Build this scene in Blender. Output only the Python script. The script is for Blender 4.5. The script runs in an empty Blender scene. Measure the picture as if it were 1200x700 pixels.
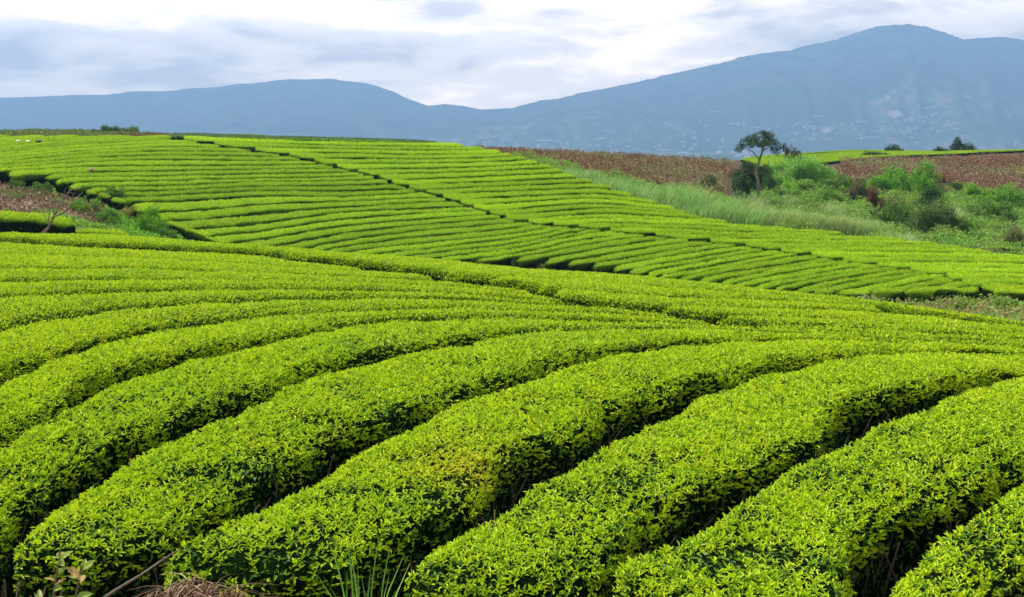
import bpy, math, random
import numpy as np
R = math.radians
rng = np.random.default_rng(7)
random.seed(7)
SC = bpy.context.scene
COL = SC.collection

# ------------------------------------------------------------------ camera
FPX = 1287.0                      # focal length in pixels of a 1200 px wide picture
HOR = 165.0                       # picture row of the true horizon
cd = bpy.data.cameras.new('camera')
cam = bpy.data.objects.new('camera', cd); COL.objects.link(cam)
cam.location = (0, 0, 0); cam.rotation_euler = (R(90), 0, 0)
cd.sensor_width = 36; cd.lens = 36*FPX/1200
cd.shift_y = -(350-HOR)/1200
cd.clip_start = 0.1; cd.clip_end = 40000
SC.camera = cam

# ------------------------------------------------------------------ sky and sun
SUN_EL, SUN_AZ = R(55), R(-62)    # azimuth measured from +Y (view direction) clockwise
W = bpy.data.worlds.new('World'); SC.world = W; W.use_nodes = True
nt = W.node_tree; nt.nodes.clear()
def N(t, **k):
    n = nt.nodes.new(t)
    for a, b in k.items(): setattr(n, a, b)
    return n
def L(a, b): nt.links.new(a, b)
def M(op, a, b=None, c=None, clamp=False):
    n = N('ShaderNodeMath', operation=op); n.use_clamp = clamp
    for i, v in enumerate((a, b, c)):
        if v is None: continue
        if isinstance(v, (int, float)): n.inputs[i].default_value = v
        else: L(v, n.inputs[i])
    return n.outputs[0]
out = N('ShaderNodeOutputWorld')
sky = N('ShaderNodeTexSky'); sky.sky_type = 'NISHITA'; sky.sun_disc = False
sky.sun_elevation = SUN_EL; sky.sun_rotation = SUN_AZ; sky.altitude = 900
bgs = N('ShaderNodeBackground'); L(sky.outputs[0], bgs.inputs[0]); bgs.inputs[1].default_value = 0.10
tc = N('ShaderNodeTexCoord'); sp = N('ShaderNodeSeparateXYZ'); L(tc.outputs['Generated'], sp.inputs[0])
az = M('ARCTAN2', sp.outputs[0], sp.outputs[1]); el = M('ARCSINE', sp.outputs[2])
def gauss(a0, e0, sa, se):
    x = M('DIVIDE', M('SUBTRACT', az, a0), sa); y = M('DIVIDE', M('SUBTRACT', el, e0), se)
    return M('EXPONENT', M('MULTIPLY', M('ADD', M('MULTIPLY', x, x), M('MULTIPLY', y, y)), -1))
def pxd(px, py): return (px-600)/FPX, (HOR-py)/FPX
cmb = N('ShaderNodeCombineXYZ'); L(M('MULTIPLY', az, 9.0), cmb.inputs[0]); L(M('MULTIPLY', el, 34.0), cmb.inputs[1]); cmb.inputs[2].default_value = 2.3
nz = N('ShaderNodeTexNoise'); nz.inputs['Scale'].default_value = 1.0; nz.inputs['Detail'].default_value = 9; nz.inputs['Roughness'].default_value = .56
nz.inputs['Distortion'].default_value = .25
L(cmb.outputs[0], nz.inputs['Vector'])
lum = M('MULTIPLY', M('SUBTRACT', nz.outputs[0], .5), 2.3)
lum = M('ADD', lum, .38)
for (px, py, wx, wy, a) in ((690, 50, 150, 34, .55), (560, 110, 110, 18, .45), (330, 12, 210, 22, .33), (60, 10, 110, 16, .2), (180, 85, 330, 24, -.22), (530, 12, 60, 12, -.45), (660, 15, 45, 9, -.5),
                            (930, 14, 160, 16, -.3), (1150, 12, 80, 22, .25), (800, 85, 90, 16, .25), (420, 60, 120, 20, -.2)):
    a0, e0 = pxd(px, py)
    lum = M('ADD', lum, M('MULTIPLY', gauss(a0, e0, wx/FPX, wy/FPX), a))
cr = N('ShaderNodeValToRGB'); L(lum, cr.inputs[0])
cr.color_ramp.interpolation = 'EASE'
cr.color_ramp.elements[0].position = 0.0; cr.color_ramp.elements[0].color = (.33, .34, .38, 1)
cr.color_ramp.elements[1].position = 1.0; cr.color_ramp.elements[1].color = (1.0, .99, .98, 1)
e = cr.color_ramp.elements.new(.5); e.color = (.62, .63, .66, 1)
# clouds near the horizon stand brighter: they are far outside the haze that covers the land
low = M('SUBTRACT', 1.0, M('DIVIDE', M('SUBTRACT', el, .15), .12, clamp=True), clamp=True)
CLOUD_HI, CLOUD_LO = 0.78, 4.9
front = M('EXPONENT', M('MULTIPLY', M('POWER', M('DIVIDE', M('ABSOLUTE', az), .95), 4.0), -1))
low = M('MULTIPLY', low, front)
gain = M('ADD', M('MULTIPLY', low, CLOUD_LO-CLOUD_HI), CLOUD_HI)
below = M('GREATER_THAN', el, -.02)
gain = M('MULTIPLY', gain, M('ADD', M('MULTIPLY', below, .8), .2))
tint = N('ShaderNodeMixRGB'); tint.blend_type = 'MULTIPLY'; L(low, tint.inputs[0]); L(cr.outputs[0], tint.inputs[1]); tint.inputs[2].default_value = (1.38, 1.08, .78, 1)
bgc = N('ShaderNodeBackground'); L(tint.outputs[0], bgc.inputs[0]); L(gain, bgc.inputs[1])
mx = N('ShaderNodeMixShader'); mx.inputs[0].default_value = .9
L(bgs.outputs[0], mx.inputs[1]); L(bgc.outputs[0], mx.inputs[2]); L(mx.outputs[0], out.inputs['Surface'])

sd = bpy.data.lights.new('sun', 'SUN'); sun = bpy.data.objects.new('sun', sd); COL.objects.link(sun)
sd.energy = 4.8; sd.angle = R(2); sd.color = (1, .96, .88)
dx, dy, dz = math.sin(SUN_AZ)*math.cos(SUN_EL), math.cos(SUN_AZ)*math.cos(SUN_EL), math.sin(SUN_EL)
from mathutils import Vector
sun.rotation_euler = Vector((dx, dy, dz)).to_track_quat('Z', 'Y').to_euler()
vs = SC.view_settings; vs.view_transform = 'Standard'; vs.look = 'None'; vs.exposure = 0.66; vs.gamma = 1; vs.use_curve_mapping = False
cy = SC.cycles; cy.max_bounces = 6; cy.diffuse_bounces = 3; cy.transmission_bounces = 3; cy.glossy_bounces = 2; cy.volume_bounces = 0
cy.use_denoising = True; cy.caustics_reflective = False; cy.caustics_refractive = False

# ------------------------------------------------------------------ helpers
def h3(ix, iy, iz, seed):
    n = (ix.astype(np.int64)*374761393 + iy.astype(np.int64)*668265263 + iz.astype(np.int64)*2147483647 + seed*974711) & 0xffffffff
    n = ((n ^ (n >> 13))*1274126177) & 0xffffffff
    return ((n ^ (n >> 16)) & 0xffff)/65535.0
def vnoise(P, scale, seed=0):
    """smooth value noise in -1..1 at points P (n,3)"""
    q = np.asarray(P, float)/scale; i = np.floor(q).astype(np.int64); f = q-i; f = f*f*(3-2*f)
    r = 0
    for a in (0, 1):
        wx = f[:, 0] if a else 1-f[:, 0]
        for b in (0, 1):
            wy = f[:, 1] if b else 1-f[:, 1]
            for c in (0, 1):
                wz = f[:, 2] if c else 1-f[:, 2]
                r = r + wx*wy*wz*h3(i[:, 0]+a, i[:, 1]+b, i[:, 2]+c, seed)
    return r*2-1
def fbm(P, scale, seed=0, o=3):
    r = 0; a = 1; t = 0
    for k in range(o):
        r = r + a*vnoise(P, scale/2**k, seed+k); t += a; a *= .5
    return r/t
def norm(v): return v/np.maximum(np.linalg.norm(v, axis=-1, keepdims=True), 1e-9)

def mesh_obj(name, V, F, mat, parent=None, col=None, smooth=False, mats=None, midx=None):
    """V (n,3); F list of equally sized index arrays [(m,3)|(m,4), ...]"""
    me = bpy.data.meshes.new(name)
    F = [f for f in (F if isinstance(F, (list, tuple)) else [F]) if len(f)]
    me.vertices.add(len(V)); me.vertices.foreach_set('co', np.asarray(V, np.float32).ravel())
    li = np.concatenate([np.asarray(f).ravel() for f in F]).astype(np.int32)
    tot = np.concatenate([np.full(len(f), f.shape[1]) for f in F]); st = np.concatenate([[0], np.cumsum(tot)[:-1]]).astype(np.int32)
    me.loops.add(len(li)); me.loops.foreach_set('vertex_index', li)
    me.polygons.add(len(tot)); me.polygons.foreach_set('loop_start', st)
    for m in (mats or [mat]): me.materials.append(m)
    if midx is not None: me.polygons.foreach_set('material_index', np.asarray(midx, np.int32))
    me.polygons.foreach_set('use_smooth', np.full(len(tot), bool(smooth)))
    if col is not None:
        c = np.ones((len(V), 4), np.float32); c[:, :3] = col
        at = me.attributes.new('tone', 'FLOAT_COLOR', 'POINT'); at.data.foreach_set('color', c.ravel())
    me.update(calc_edges=True)
    o = bpy.data.objects.new(name, me); COL.objects.link(o)
    if parent is not None: o.parent = parent
    return o
def tag(o, label=None, cat=None, group=None, kind=None):
    for k, v in (('label', label), ('category', cat), ('group', group), ('kind', kind)):
        if v: o[k] = v
    return o
def empty(name, loc=(0, 0, 0)):
    o = bpy.data.objects.new(name, None); COL.objects.link(o); o.location = loc; o.empty_display_size = .2; return o

# ------------------------------------------------------------------ materials
def mat_new(name):
    m = bpy.data.materials.new(name); m.use_nodes = True; t = m.node_tree; t.nodes.clear()
    return m, t
def leaf_mat(name, rough=.45, trans=.3, spec=.4):
    m, t = mat_new(name); n = t.nodes; l = t.links
    a = n.new('ShaderNodeAttribute'); a.attribute_name = 'tone'
    p = n.new('ShaderNodeBsdfPrincipled'); p.inputs['Roughness'].default_value = rough; p.inputs['Specular IOR Level'].default_value = spec
    tr = n.new('ShaderNodeBsdfTranslucent'); mx = n.new('ShaderNodeMixShader'); mx.inputs[0].default_value = trans
    o = n.new('ShaderNodeOutputMaterial')
    l.new(a.outputs['Color'], p.inputs['Base Color']); l.new(a.outputs['Color'], tr.inputs['Color'])
    l.new(p.outputs[0], mx.inputs[1]); l.new(tr.outputs[0], mx.inputs[2]); l.new(mx.outputs[0], o.inputs[0])
    return m
def noise_mat(name, stops, scale=4, detail=6, rough=.9, bump=0.0, bscale=None, attr=None):
    """object-space noise through a colour ramp; attr: multiply in a second colour chosen by attribute"""
    m, t = mat_new(name); n = t.nodes; l = t.links
    tcn = n.new('ShaderNodeTexCoord'); nn = n.new('ShaderNodeTexNoise'); nn.inputs['Scale'].default_value = scale; nn.inputs['Detail'].default_value = detail
    nn.inputs['Roughness'].default_value = .65
    l.new(tcn.outputs['Object'], nn.inputs['Vector'])
    r = n.new('ShaderNodeValToRGB'); l.new(nn.outputs[0], r.inputs[0])
    el_ = r.color_ramp.elements
    while len(el_) < len(stops): el_.new(.5)
    for e_, (pos, c) in zip(el_, stops): e_.position = pos; e_.color = (*c, 1)
    p = n.new('ShaderNodeBsdfPrincipled'); p.inputs['Roughness'].default_value = rough; p.inputs['Specular IOR Level'].default_value = .2
    src = r.outputs[0]
    if attr:
        a = n.new('ShaderNodeAttribute'); a.attribute_name = 'tone'
        mm = n.new('ShaderNodeMixRGB'); mm.blend_type = 'MULTIPLY'; mm.inputs[0].default_value = 1
        l.new(src, mm.inputs[1]); l.new(a.outputs['Color'], mm.inputs[2]); src = mm.outputs[0]
    l.new(src, p.inputs['Base Color'])
    if bump:
        b = n.new('ShaderNodeBump'); b.inputs['Strength'].default_value = bump; b.inputs['Distance'].default_value = .1
        n2 = n.new('ShaderNodeTexNoise'); n2.inputs['Scale'].default_value = bscale or scale*4; n2.inputs['Detail'].default_value = 5
        l.new(tcn.outputs['Object'], n2.inputs['Vector']); l.new(n2.outputs[0], b.inputs['Height']); l.new(b.outputs[0], p.inputs['Normal'])
    o = n.new('ShaderNodeOutputMaterial'); l.new(p.outputs[0], o.inputs[0])
    return m
M_LEAF = leaf_mat('tea_leaf', .5, .33, .22)
M_FARLEAF = leaf_mat('leaf_soft', .6, .25, .25)
M_GRASS = leaf_mat('grass_blade', .5, .3, .3)
M_TWIG = noise_mat('twig_bark', [(.3, (.10, .07, .045)), (.7, (.26, .20, .14))], 30)
M_DRY = leaf_mat('dry_straw', .7, .1, .2)
M_CORE = noise_mat('hedge_core_shaded', [(.3, (.6, .6, .6)), (.7, (1.2, 1.2, 1.2))], 14, bump=.9, bscale=40, attr=True)
for n_ in M_CORE.node_tree.nodes:
    if n_.type == 'BSDF_PRINCIPLED': n_.inputs['Specular IOR Level'].default_value = 0.0
M_SOIL = noise_mat('soil', [(.25, (.45, .45, .45)), (.5, (.8, .8, .8)), (.75, (1.25, 1.2, 1.15))], 3.0, 9, bump=.8, bscale=9, attr=True)
M_BARK = noise_mat('bark', [(.3, (.12, .10, .08)), (.7, (.30, .26, .21))], 12, bump=.4)
M_PALEBARK = noise_mat('dead_wood', [(.3, (.12, .085, .06)), (.7, (.38, .31, .22))], 9, bump=.3)

# ------------------------------------------------------------------ terrain (ground height as a function of place)
CREST = [(-250, 276, 31), (0, 275, 29), (114, 275.5, 28.6), (171, 279, 28.2), (214, 283, 27.8), (300, 290, 27), (400, 297, 26), (500, 304, 25), (600, 314, 24), (700, 321, 23), (800, 330, 22),
         (900, 341, 21), (1000, 351, 20), (1100, 365, 19), (1200, 380, 18), (1450, 405, 16.5)]
CP = np.array(CREST, float)
def crest_py(px): return np.interp(px, CP[:, 0], CP[:, 1])
def crest_Y(px): return np.interp(px, CP[:, 0], CP[:, 2])
EYE = 2.15                        # eye above the tea tops
TOP = .75                         # height of the tea in the near field
def near_nodes(px):
    pc, Yc = float(crest_py(px)), float(crest_Y(px))
    ys = [pc, pc+3, pc+8, pc+16, pc+28, pc+45, pc+70, pc+100, pc+150, pc+220, pc+320, pc+480, pc+800, pc+1600]
    o = []
    for py in ys:
        Yf = FPX*EYE/(py-HOR); t = min(max((pc+100-py)/100, 0), 1)
        o.append((Yf*(1+(Yc/(FPX*EYE/(pc-HOR))-1)*t*t), py, TOP))
    return o[::-1]
T = .6
FARCOL = {
 0: [(31, 292, 0), (34, 279, 0), (38, 248, 0), (46, 220, 0), (48, 203, T), (54, 190, T), (62, 175, T), (70, 162, T), (75, 158, T), (85, 158, T), (100, 154.5, .3), (115, 153.5, .2), (130, 158, 0), (165, 185, 0)],
 100: [(31, 295, 0), (34, 283, 0), (39, 262, 0), (45, 238, 0), (47, 222, T), (54, 198, T), (62, 178, T), (70, 164, T), (76, 158.5, T), (85, 158.5, T), (100, 154.5, .3), (115, 153.5, .2), (130, 158, 0), (165, 185, 0)],
 200: [(30, 310, 0), (34, 303, 0), (38, 292, 0), (43, 280, 0), (45, 262, T), (50, 238, T), (56, 212, T), (63, 187, T), (70, 169, T), (76, 160, T), (80, 157.8, T), (90, 158.5, .3), (110, 159, .2), (130, 163, 0), (165, 185, 0)],
 300: [(29, 325, 0), (33, 330, 0), (40, 318, 0), (43, 303, T), (45, 292, T), (50, 267, T), (56, 238, T), (62, 210, T), (68, 184, T), (74, 166, T), (79, 157.8, T), (84, 158.5, T), (95, 163, T), (165, 185, 0)],
 400: [(28.5, 340, 0), (36, 345, 0), (42, 325, 0), (46, 302, T), (50, 281, T), (55, 256, T), (61, 227, T), (67, 197, T), (72, 175, T), (76, 163, T), (79, 158.8, T), (84, 160, T), (95, 166, T), (165, 187, 0)],
 500: [(27.5, 350, 0), (36, 352, 0), (43, 328, 0), (46, 307, T), (50, 285, T), (55, 259, T), (61, 230, T), (67, 200, T), (72, 179, T), (76, 167, T), (78, 164.2, T), (83, 166, T), (95, 172, .4), (165, 187, 0)],
 600: [(27, 352, 0), (34, 360, 0), (42, 333, 0), (45, 309, T), (49, 284, T), (54, 255, T), (60, 222, T), (66, 193, T), (69, 181, T), (71, 178.5, T), (75, 181, .3), (85, 182, .3), (110, 177, .35), (118, 176.5, .35), (130, 181, 0), (165, 190, 0)],
 700: [(26, 365, 0), (33, 370, 0), (40, 342, 0), (43, 320, T), (47, 296, T), (52, 267, T), (57, 238, T), (61, 217, T), (63, 210, T), (66, 214, 0), (75, 207, .3), (90, 194, .35), (105, 186, .35), (118, 181, .35), (130, 184, 0), (165, 192, 0)],
 800: [(25, 375, 0), (32, 375, 0), (37, 352, 0), (39, 334, T), (43, 307, T), (47, 284, T), (51, 262, T), (55, 245, T), (57, 239, T), (60, 246, 0), (68, 237, 0), (78, 224, .3), (92, 207, .35), (108, 193, .35), (120, 187, .35), (132, 190, 0), (165, 195, 0)],
 900: [(23.5, 385, 0), (30, 382, 0), (35, 360, 0), (37, 343, T), (41, 318, T), (45, 296, T), (49, 277, T), (52, 267, T), (54, 263, T), (58, 266, 0), (68, 252, 0), (80, 233, 0), (92, 216, .3), (105, 202, .35), (118, 196, .2), (130, 190, .5), (142, 182, .5), (150, 181, .5), (165, 187, 0)],
 1000: [(22, 392, 0), (28, 385, 0), (33, 362, 0), (35.5, 345, T), (39, 322, T), (43, 301, T), (47, 284, T), (50, 276, T), (52, 273, T), (55, 279, 0), (65, 263, 0), (78, 241, 0), (88, 223, .3), (102, 205, .35), (118, 191, .35), (128, 186, .35), (136, 181, .5), (146, 175, .5), (152, 174.5, .5), (165, 180, 0)],
 1100: [(20.5, 395, 0), (27, 380, 0), (32, 358, 0), (34, 343, T), (38, 322, T), (42, 304, T), (46, 289, T), (48.5, 284, T), (51, 290, 0), (62, 270, 0), (76, 246, 0), (88, 225, .3), (102, 206, .35), (120, 188, .35), (130, 183, .35), (140, 178, .5), (150, 176.5, .5), (165, 181, 0)],
 1200: [(19.5, 391, 0), (25, 374, 0), (30, 358, 0), (32.5, 345, T), (36, 327, T), (40, 311, T), (43, 302, T), (45, 299, T), (48, 304, 0), (60, 280, 0), (75, 252, 0), (87, 229, .3), (102, 206, .35), (120, 186, .35), (132, 178.5, .35), (145, 175.5, .4), (152, 175, .4), (165, 180, 0)],
}
FARCOL[-250] = FARCOL[0]; FARCOL[1450] = FARCOL[1200]
CPX = np.arange(-250, 1451, 25.0)
LY = np.linspace(math.log(1.2), math.log(168), 560); GY = np.exp(LY)
keys = sorted(FARCOL)
def far_z(px):
    k = min(max(np.searchsorted(keys, px, side='right')-1, 0), len(keys)-2)
    a, b = keys[k], keys[k+1]; t = (px-a)/(b-a)
    zz = []
    for kk in (a, b):
        ns = FARCOL[kk]; Y = np.array([n[0] for n in ns], float); z = np.array([-(n[1]-HOR)/FPX*n[0]-n[2] for n in ns])
        zz.append(np.interp(GY, Y, z))
    return zz[0]*(1-t)+zz[1]*t
TAB = np.zeros((len(CPX), len(GY)))
for i, px in enumerate(CPX):
    nn_ = near_nodes(px); Yn = np.array([n[0] for n in nn_]); zn = np.array([-(n[1]-HOR)/FPX*n[0]-n[2] for n in nn_])
    o_ = np.argsort(Yn); near = np.interp(GY, Yn[o_], zn[o_]); Yc = float(crest_Y(px))
    fz = far_z(px)
    # past the brow the ground runs on a little, then falls to the far side's own shape
    t = np.clip((GY-Yc-.6)/3.2, 0, 1); t = t*t*(3-2*t)
    runon = zn[o_][-1] - .10*(GY-Yc)
    TAB[i] = np.where(GY <= Yc, near, runon*(1-t)+fz*t)
def gsm(a, s, axis):
    r = int(s*3)+1; k = np.exp(-.5*(np.arange(-r, r+1)/s)**2); k /= k.sum()
    p = [(0, 0), (0, 0)]; p[axis] = (r, r); b = np.pad(a, p, mode='edge'); o = 0
    for j, w in enumerate(k):
        sl = [slice(None)]*2; sl[axis] = slice(j, j+a.shape[axis]); o = o+w*b[tuple(sl)]
    return o
TAB = gsm(gsm(TAB, 1.6, 1), .8, 0)
def zg(X, Y):
    """ground height"""
    X = np.asarray(X, float); Y = np.asarray(Y, float); Yq = np.maximum(Y, 1.21)
    px = np.clip(600+FPX*X/Yq, CPX[0], CPX[-1]-1e-3); fi = (px-CPX[0])/25.0; i = np.floor(fi).astype(int); a = fi-i
    fj = np.clip((np.log(Yq)-LY[0])/(LY[1]-LY[0]), 0, len(LY)-1.001); j = np.floor(fj).astype(int); b = fj-j
    i2 = np.minimum(i+1, len(CPX)-1)
    return (TAB[i, j]*(1-a)+TAB[i2, j]*a)*(1-b)+(TAB[i, j+1]*(1-a)+TAB[i2, j+1]*a)*b
def unproj(px, py, H, Y0, Y1):
    """points on the surface H above the ground, seen along the picture rays, between depths Y0 and Y1"""
    px = np.atleast_1d(np.asarray(px, float)); py = np.atleast_1d(np.asarray(py, float))
    ys = np.exp(np.linspace(math.log(Y0), math.log(Y1), 700)); res = np.zeros((len(px), 3))
    for k in range(len(px)):
        u = (px[k]-600)/FPX; z = zg(u*ys, ys)+H; pp = HOR-FPX*z/ys
        m = np.nonzero(pp <= py[k])[0]
        if len(m) == 0: Y = ys[np.argmin(pp)]
        else:
            j = m[0]
            Y = ys[0] if j == 0 else np.interp(py[k], [pp[j], pp[j-1]], [ys[j], ys[j-1]])
        res[k] = (u*Y, Y, float(zg(u*Y, Y))+H)
    return res
def at(px, py, Y0, Y1, H=0): return unproj(px, py, H, Y0, Y1)[0]

# ground sheet
nv, nu = 420, 260
Ys = np.concatenate([np.linspace(-7, 1.3, 14)[:-1], np.exp(np.linspace(math.log(1.3), math.log(167), nv))])
vv = np.linspace(-.8, .8, nu)
GX = vv[None, :]*(np.maximum(Ys, 0)[:, None]+7); GYY = np.repeat(Ys[:, None], nu, 1)
P = np.stack([GX.ravel(), GYY.ravel(), np.zeros(GX.size)], 1)
P[:, 2] = zg(P[:, 0], P[:, 1]) + .05*fbm(P, .9, 3)*np.clip(P[:, 1]/20, .4, 1)
idx = np.arange(P.shape[0]).reshape(len(Ys), nu)
Fq = np.stack([idx[:-1, :-1].ravel(), idx[:-1, 1:].ravel(), idx[1:, 1:].ravel(), idx[1:, :-1].ravel()], 1)
pxs = 600+FPX*P[:, 0]/np.maximum(P[:, 1], 1.2)
brown = np.array([.14, .075, .042]); green = np.array([.10, .13, .03]); tan = np.array([.30, .20, .14]); olive = np.array([.12, .12, .045])
colr = np.tile(brown*.75, (len(P), 1))
def blend(c, m): 
    global colr
    m = m[:, None]; colr = colr*(1-m)+c*m
n1 = fbm(P, 5, 11)*.5+.5
blend(green, ((P[:, 1] > 50) & (P[:, 1] < 90) & (pxs > 600)).astype(float)*np.clip(n1*1.6, 0, 1)*np.clip((pxs-840)/60, 0, 1))
blend(tan, ((P[:, 1] > 33) & (P[:, 1] < 47) & (pxs < 145)).astype(float)*np.clip((150-pxs)/30, 0, 1))
blend(green, ((P[:, 1] > 31) & (P[:, 1] < 47) & (pxs > 90) & (pxs < 300)).astype(float)*.7)
blend(green*1.2, ((P[:, 1] > 86) & (pxs < 320)).astype(float))
blend(olive, ((P[:, 1] > 19) & (P[:, 1] < 36) & (pxs > 640)).astype(float)*.6)
ground = mesh_obj('ground', P, Fq, M_SOIL, col=colr, smooth=True); tag(ground, 'brown soil and rough grass under the tea rows and scrub', 'ground', kind='structure')

# ------------------------------------------------------------------ leaves
def leaf_geo(pos, d, nrm, ln, wd, fold=.25, near=True, curl=.15):
    """pos (n,3) stalk point, d unit direction, nrm unit face normal; returns V,F (quads)"""
    n = len(pos); s = norm(np.cross(d, nrm)); nrm = np.cross(s, d)
    ln = ln[:, None]; wd = wd[:, None]
    if near:
        v0 = pos; v1 = pos+d*ln*.34+s*wd*.46+nrm*wd*fold; v2 = pos+d*ln*.72+s*wd*.36+nrm*(wd*fold*.8-ln*curl*.4)
        v3 = pos+d*ln-nrm*ln*curl; v4 = pos+d*ln*.72-s*wd*.36+nrm*(wd*fold*.8-ln*curl*.4); v5 = pos+d*ln*.34-s*wd*.46+nrm*wd*fold
        V = np.stack([v0, v1, v2, v3, v4, v5], 1).reshape(-1, 3); b = (np.arange(n)*6)[:, None]
        F = np.concatenate([b+np.array([0, 1, 2, 3]), b+np.array([0, 3, 4, 5])]); return V, F, 6
    v0 = pos; v1 = pos+d*ln*.5+s*wd*.5+nrm*wd*fold; v2 = pos+d*ln-nrm*ln*curl*.6; v3 = pos+d*ln*.5-s*wd*.5+nrm*wd*fold
    V = np.stack([v0, v1, v2, v3], 1).reshape(-1, 3); b = (np.arange(n)*4)[:, None]
    F = np.concatenate([b+np.array([0, 1, 2]), b+np.array([0, 2, 3])]); return V, F, 4
def quads_to_tris(F): return np.concatenate([F[:, [0, 1, 2]], F[:, [0, 2, 3]]])
def sample_surface(V, F, dens):
    """poisson samples on quads/tris. dens per tri function of centre -> density"""
    Tn = quads_to_tris(F) if F.shape[1] == 4 else F
    a, b, c = V[Tn[:, 0]], V[Tn[:, 1]], V[Tn[:, 2]]
    cr_ = np.cross(b-a, c-a); ar = np.linalg.norm(cr_, axis=1)/2; nm = norm(cr_)
    cen = (a+b+c)/3
    k = rng.poisson(ar*dens(cen, nm)); ii = np.repeat(np.arange(len(Tn)), k)
    r1 = np.sqrt(rng.random(len(ii)))[:, None]; r2 = rng.random(len(ii))[:, None]
    return a[ii]*(1-r1)+b[ii]*r1*(1-r2)+c[ii]*r1*r2, nm[ii]
def randunit(n): return norm(rng.normal(size=(n, 3)))

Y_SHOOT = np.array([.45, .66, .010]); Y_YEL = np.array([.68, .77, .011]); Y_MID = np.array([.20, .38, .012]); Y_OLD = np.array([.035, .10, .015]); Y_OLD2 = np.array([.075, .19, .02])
YPATCH = ((548-600)/FPX*7.2, 7.2)
def tea_foliage(V, F, zt, H, tone=1.0, seed=0, lai=1.9, dark=0.0, name='foliage', parent=None):
    """V,F hull; zt(x,y) height of tea top; grows the leaf cover on the hull"""
    def lsize(Y): return np.where(Y < 28, .0385*np.clip(Y/6.0, .85, 99)**.36, .08*np.clip(Y/50, .3, 9)**.5)
    def dens(c, nm):
        Ls = lsize(c[:, 1]); d = lai/(Ls*Ls*.42*.62)*np.where(c[:, 1] < 13, .72, 1.0)*np.where(c[:, 1] > 31, .55, 1.0)
        away = nm[:, 1] > .55; d = np.where(away, d*.35, d)
        side = np.abs(nm[:, 2]) < .5; d = np.where(side & ~away, d*np.where(c[:, 1] < 14, 1.25, np.where(c[:, 1] < 31, .62, .16)), d)
        return d
    p, nm = sample_surface(V, F, dens)
    if len(p) == 0: return None
    depth = zt(p[:, 0], p[:, 1])-p[:, 2]                      # below the plucking table
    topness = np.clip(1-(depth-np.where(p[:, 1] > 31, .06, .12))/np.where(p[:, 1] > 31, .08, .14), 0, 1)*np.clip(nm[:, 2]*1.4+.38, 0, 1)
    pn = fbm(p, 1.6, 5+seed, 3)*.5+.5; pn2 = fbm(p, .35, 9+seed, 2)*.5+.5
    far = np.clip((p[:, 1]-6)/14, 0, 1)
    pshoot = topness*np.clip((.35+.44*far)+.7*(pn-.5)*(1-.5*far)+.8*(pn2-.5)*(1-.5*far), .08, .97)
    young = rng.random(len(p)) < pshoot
    nr_ = young & (p[:, 1] < 13)
    rp = np.where(nr_, 3, 1); ki = np.concatenate([np.arange(k) for k in rp]) if nr_.any() else np.zeros(len(p)); ii = np.repeat(np.arange(len(p)), rp)
    ang = rng.uniform(0, 6.283, len(p)); p, nm, topness, young, pn = p[ii], nm[ii], topness[ii], young[ii], pn[ii]; ang = ang[ii]+ki*2.1; depth = depth[ii]; tri = nr_[ii]; c_id = ii
    n = len(p); up = np.array([0, 0, 1.0])
    # direction: shoots stand up and splay, old leaves lie along the surface or hang on the sides
    rd = randunit(n); rd = np.where(tri[:, None], np.stack([np.cos(ang), np.sin(ang), .15*rd[:, 2]], 1), rd); tang = norm(rd-nm*np.sum(rd*nm, 1)[:, None])
    e = np.where(young, rng.uniform(.30, 1.15, n), rng.uniform(-.15, .55, n))
    base = norm(nm*.6+up*.4*np.clip(nm[:, 2], 0, 1)[:, None])
    d = norm(tang*np.cos(e)[:, None]+base*np.sin(e)[:, None]+np.where(young, 0, -.35*(1-np.clip(nm[:, 2], 0, 1)))[:, None]*up)
    fn = norm(base+rd*.35)
    fn = norm(fn-d*np.sum(fn*d, 1)[:, None])
    Ls = lsize(p[:, 1]); ln = Ls*np.where(young, rng.uniform(.6, 1.05, n), rng.uniform(.8, 1.35, n)); wd = ln*np.where(young, .36, .46)
    off = np.where(young, rng.uniform(-.01, .03, n), rng.uniform(-.05, .0, n))*(Ls/.055)**.5
    p = p+nm*off[:, None]
    t = rng.random(c_id.max()+1)[c_id][:, None]; q = rng.random(c_id.max()+1)[c_id][:, None]
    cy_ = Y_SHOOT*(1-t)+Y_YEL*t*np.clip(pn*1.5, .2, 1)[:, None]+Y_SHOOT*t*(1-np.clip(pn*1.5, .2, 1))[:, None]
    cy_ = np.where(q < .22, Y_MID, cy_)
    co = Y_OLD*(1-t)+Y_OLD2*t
    sidem = np.clip(1-(depth-.1)/.55, 0, 1)*np.clip((22-p[:, 1])/8, .15, 1)*(p[:, 1] < 31); mid = ((topness > .3) | (rng.random(n) < sidem*.75))[:, None]&(q > .52); co = np.where(mid, Y_MID*(.5+.5*t), co)  # far side leaves keep only dark old tones, colouring in the rows' shaded sides
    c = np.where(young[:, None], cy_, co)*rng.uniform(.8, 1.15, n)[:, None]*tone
    if H > .7:
        yw = np.exp(-((p[:, 0]-YPATCH[0])**2+(p[:, 1]-YPATCH[1])**2)/.13)*np.clip(topness*1.5, 0, 1)*rng.random(n)*.9; yw = yw[:, None]; c = c*(1-yw)+np.array([.72, .60, .03])*yw
    if dark: c = c*(1-dark)+np.array([.05, .15, .02])*dark
    nearm = p[:, 1] < 11
    Vs, Fs, Cs, b = [], [], [], 0
    for msk, nr in ((nearm, True), (~nearm, False)):
        if not msk.any(): continue
        v, f, k = leaf_geo(p[msk], d[msk], fn[msk], ln[msk], wd[msk], near=nr)
        Fs.append(f+b if f.shape[1] == 4 else f+b); b += len(v); Vs.append(v); Cs.append(np.repeat(c[msk], k, 0))
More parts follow.
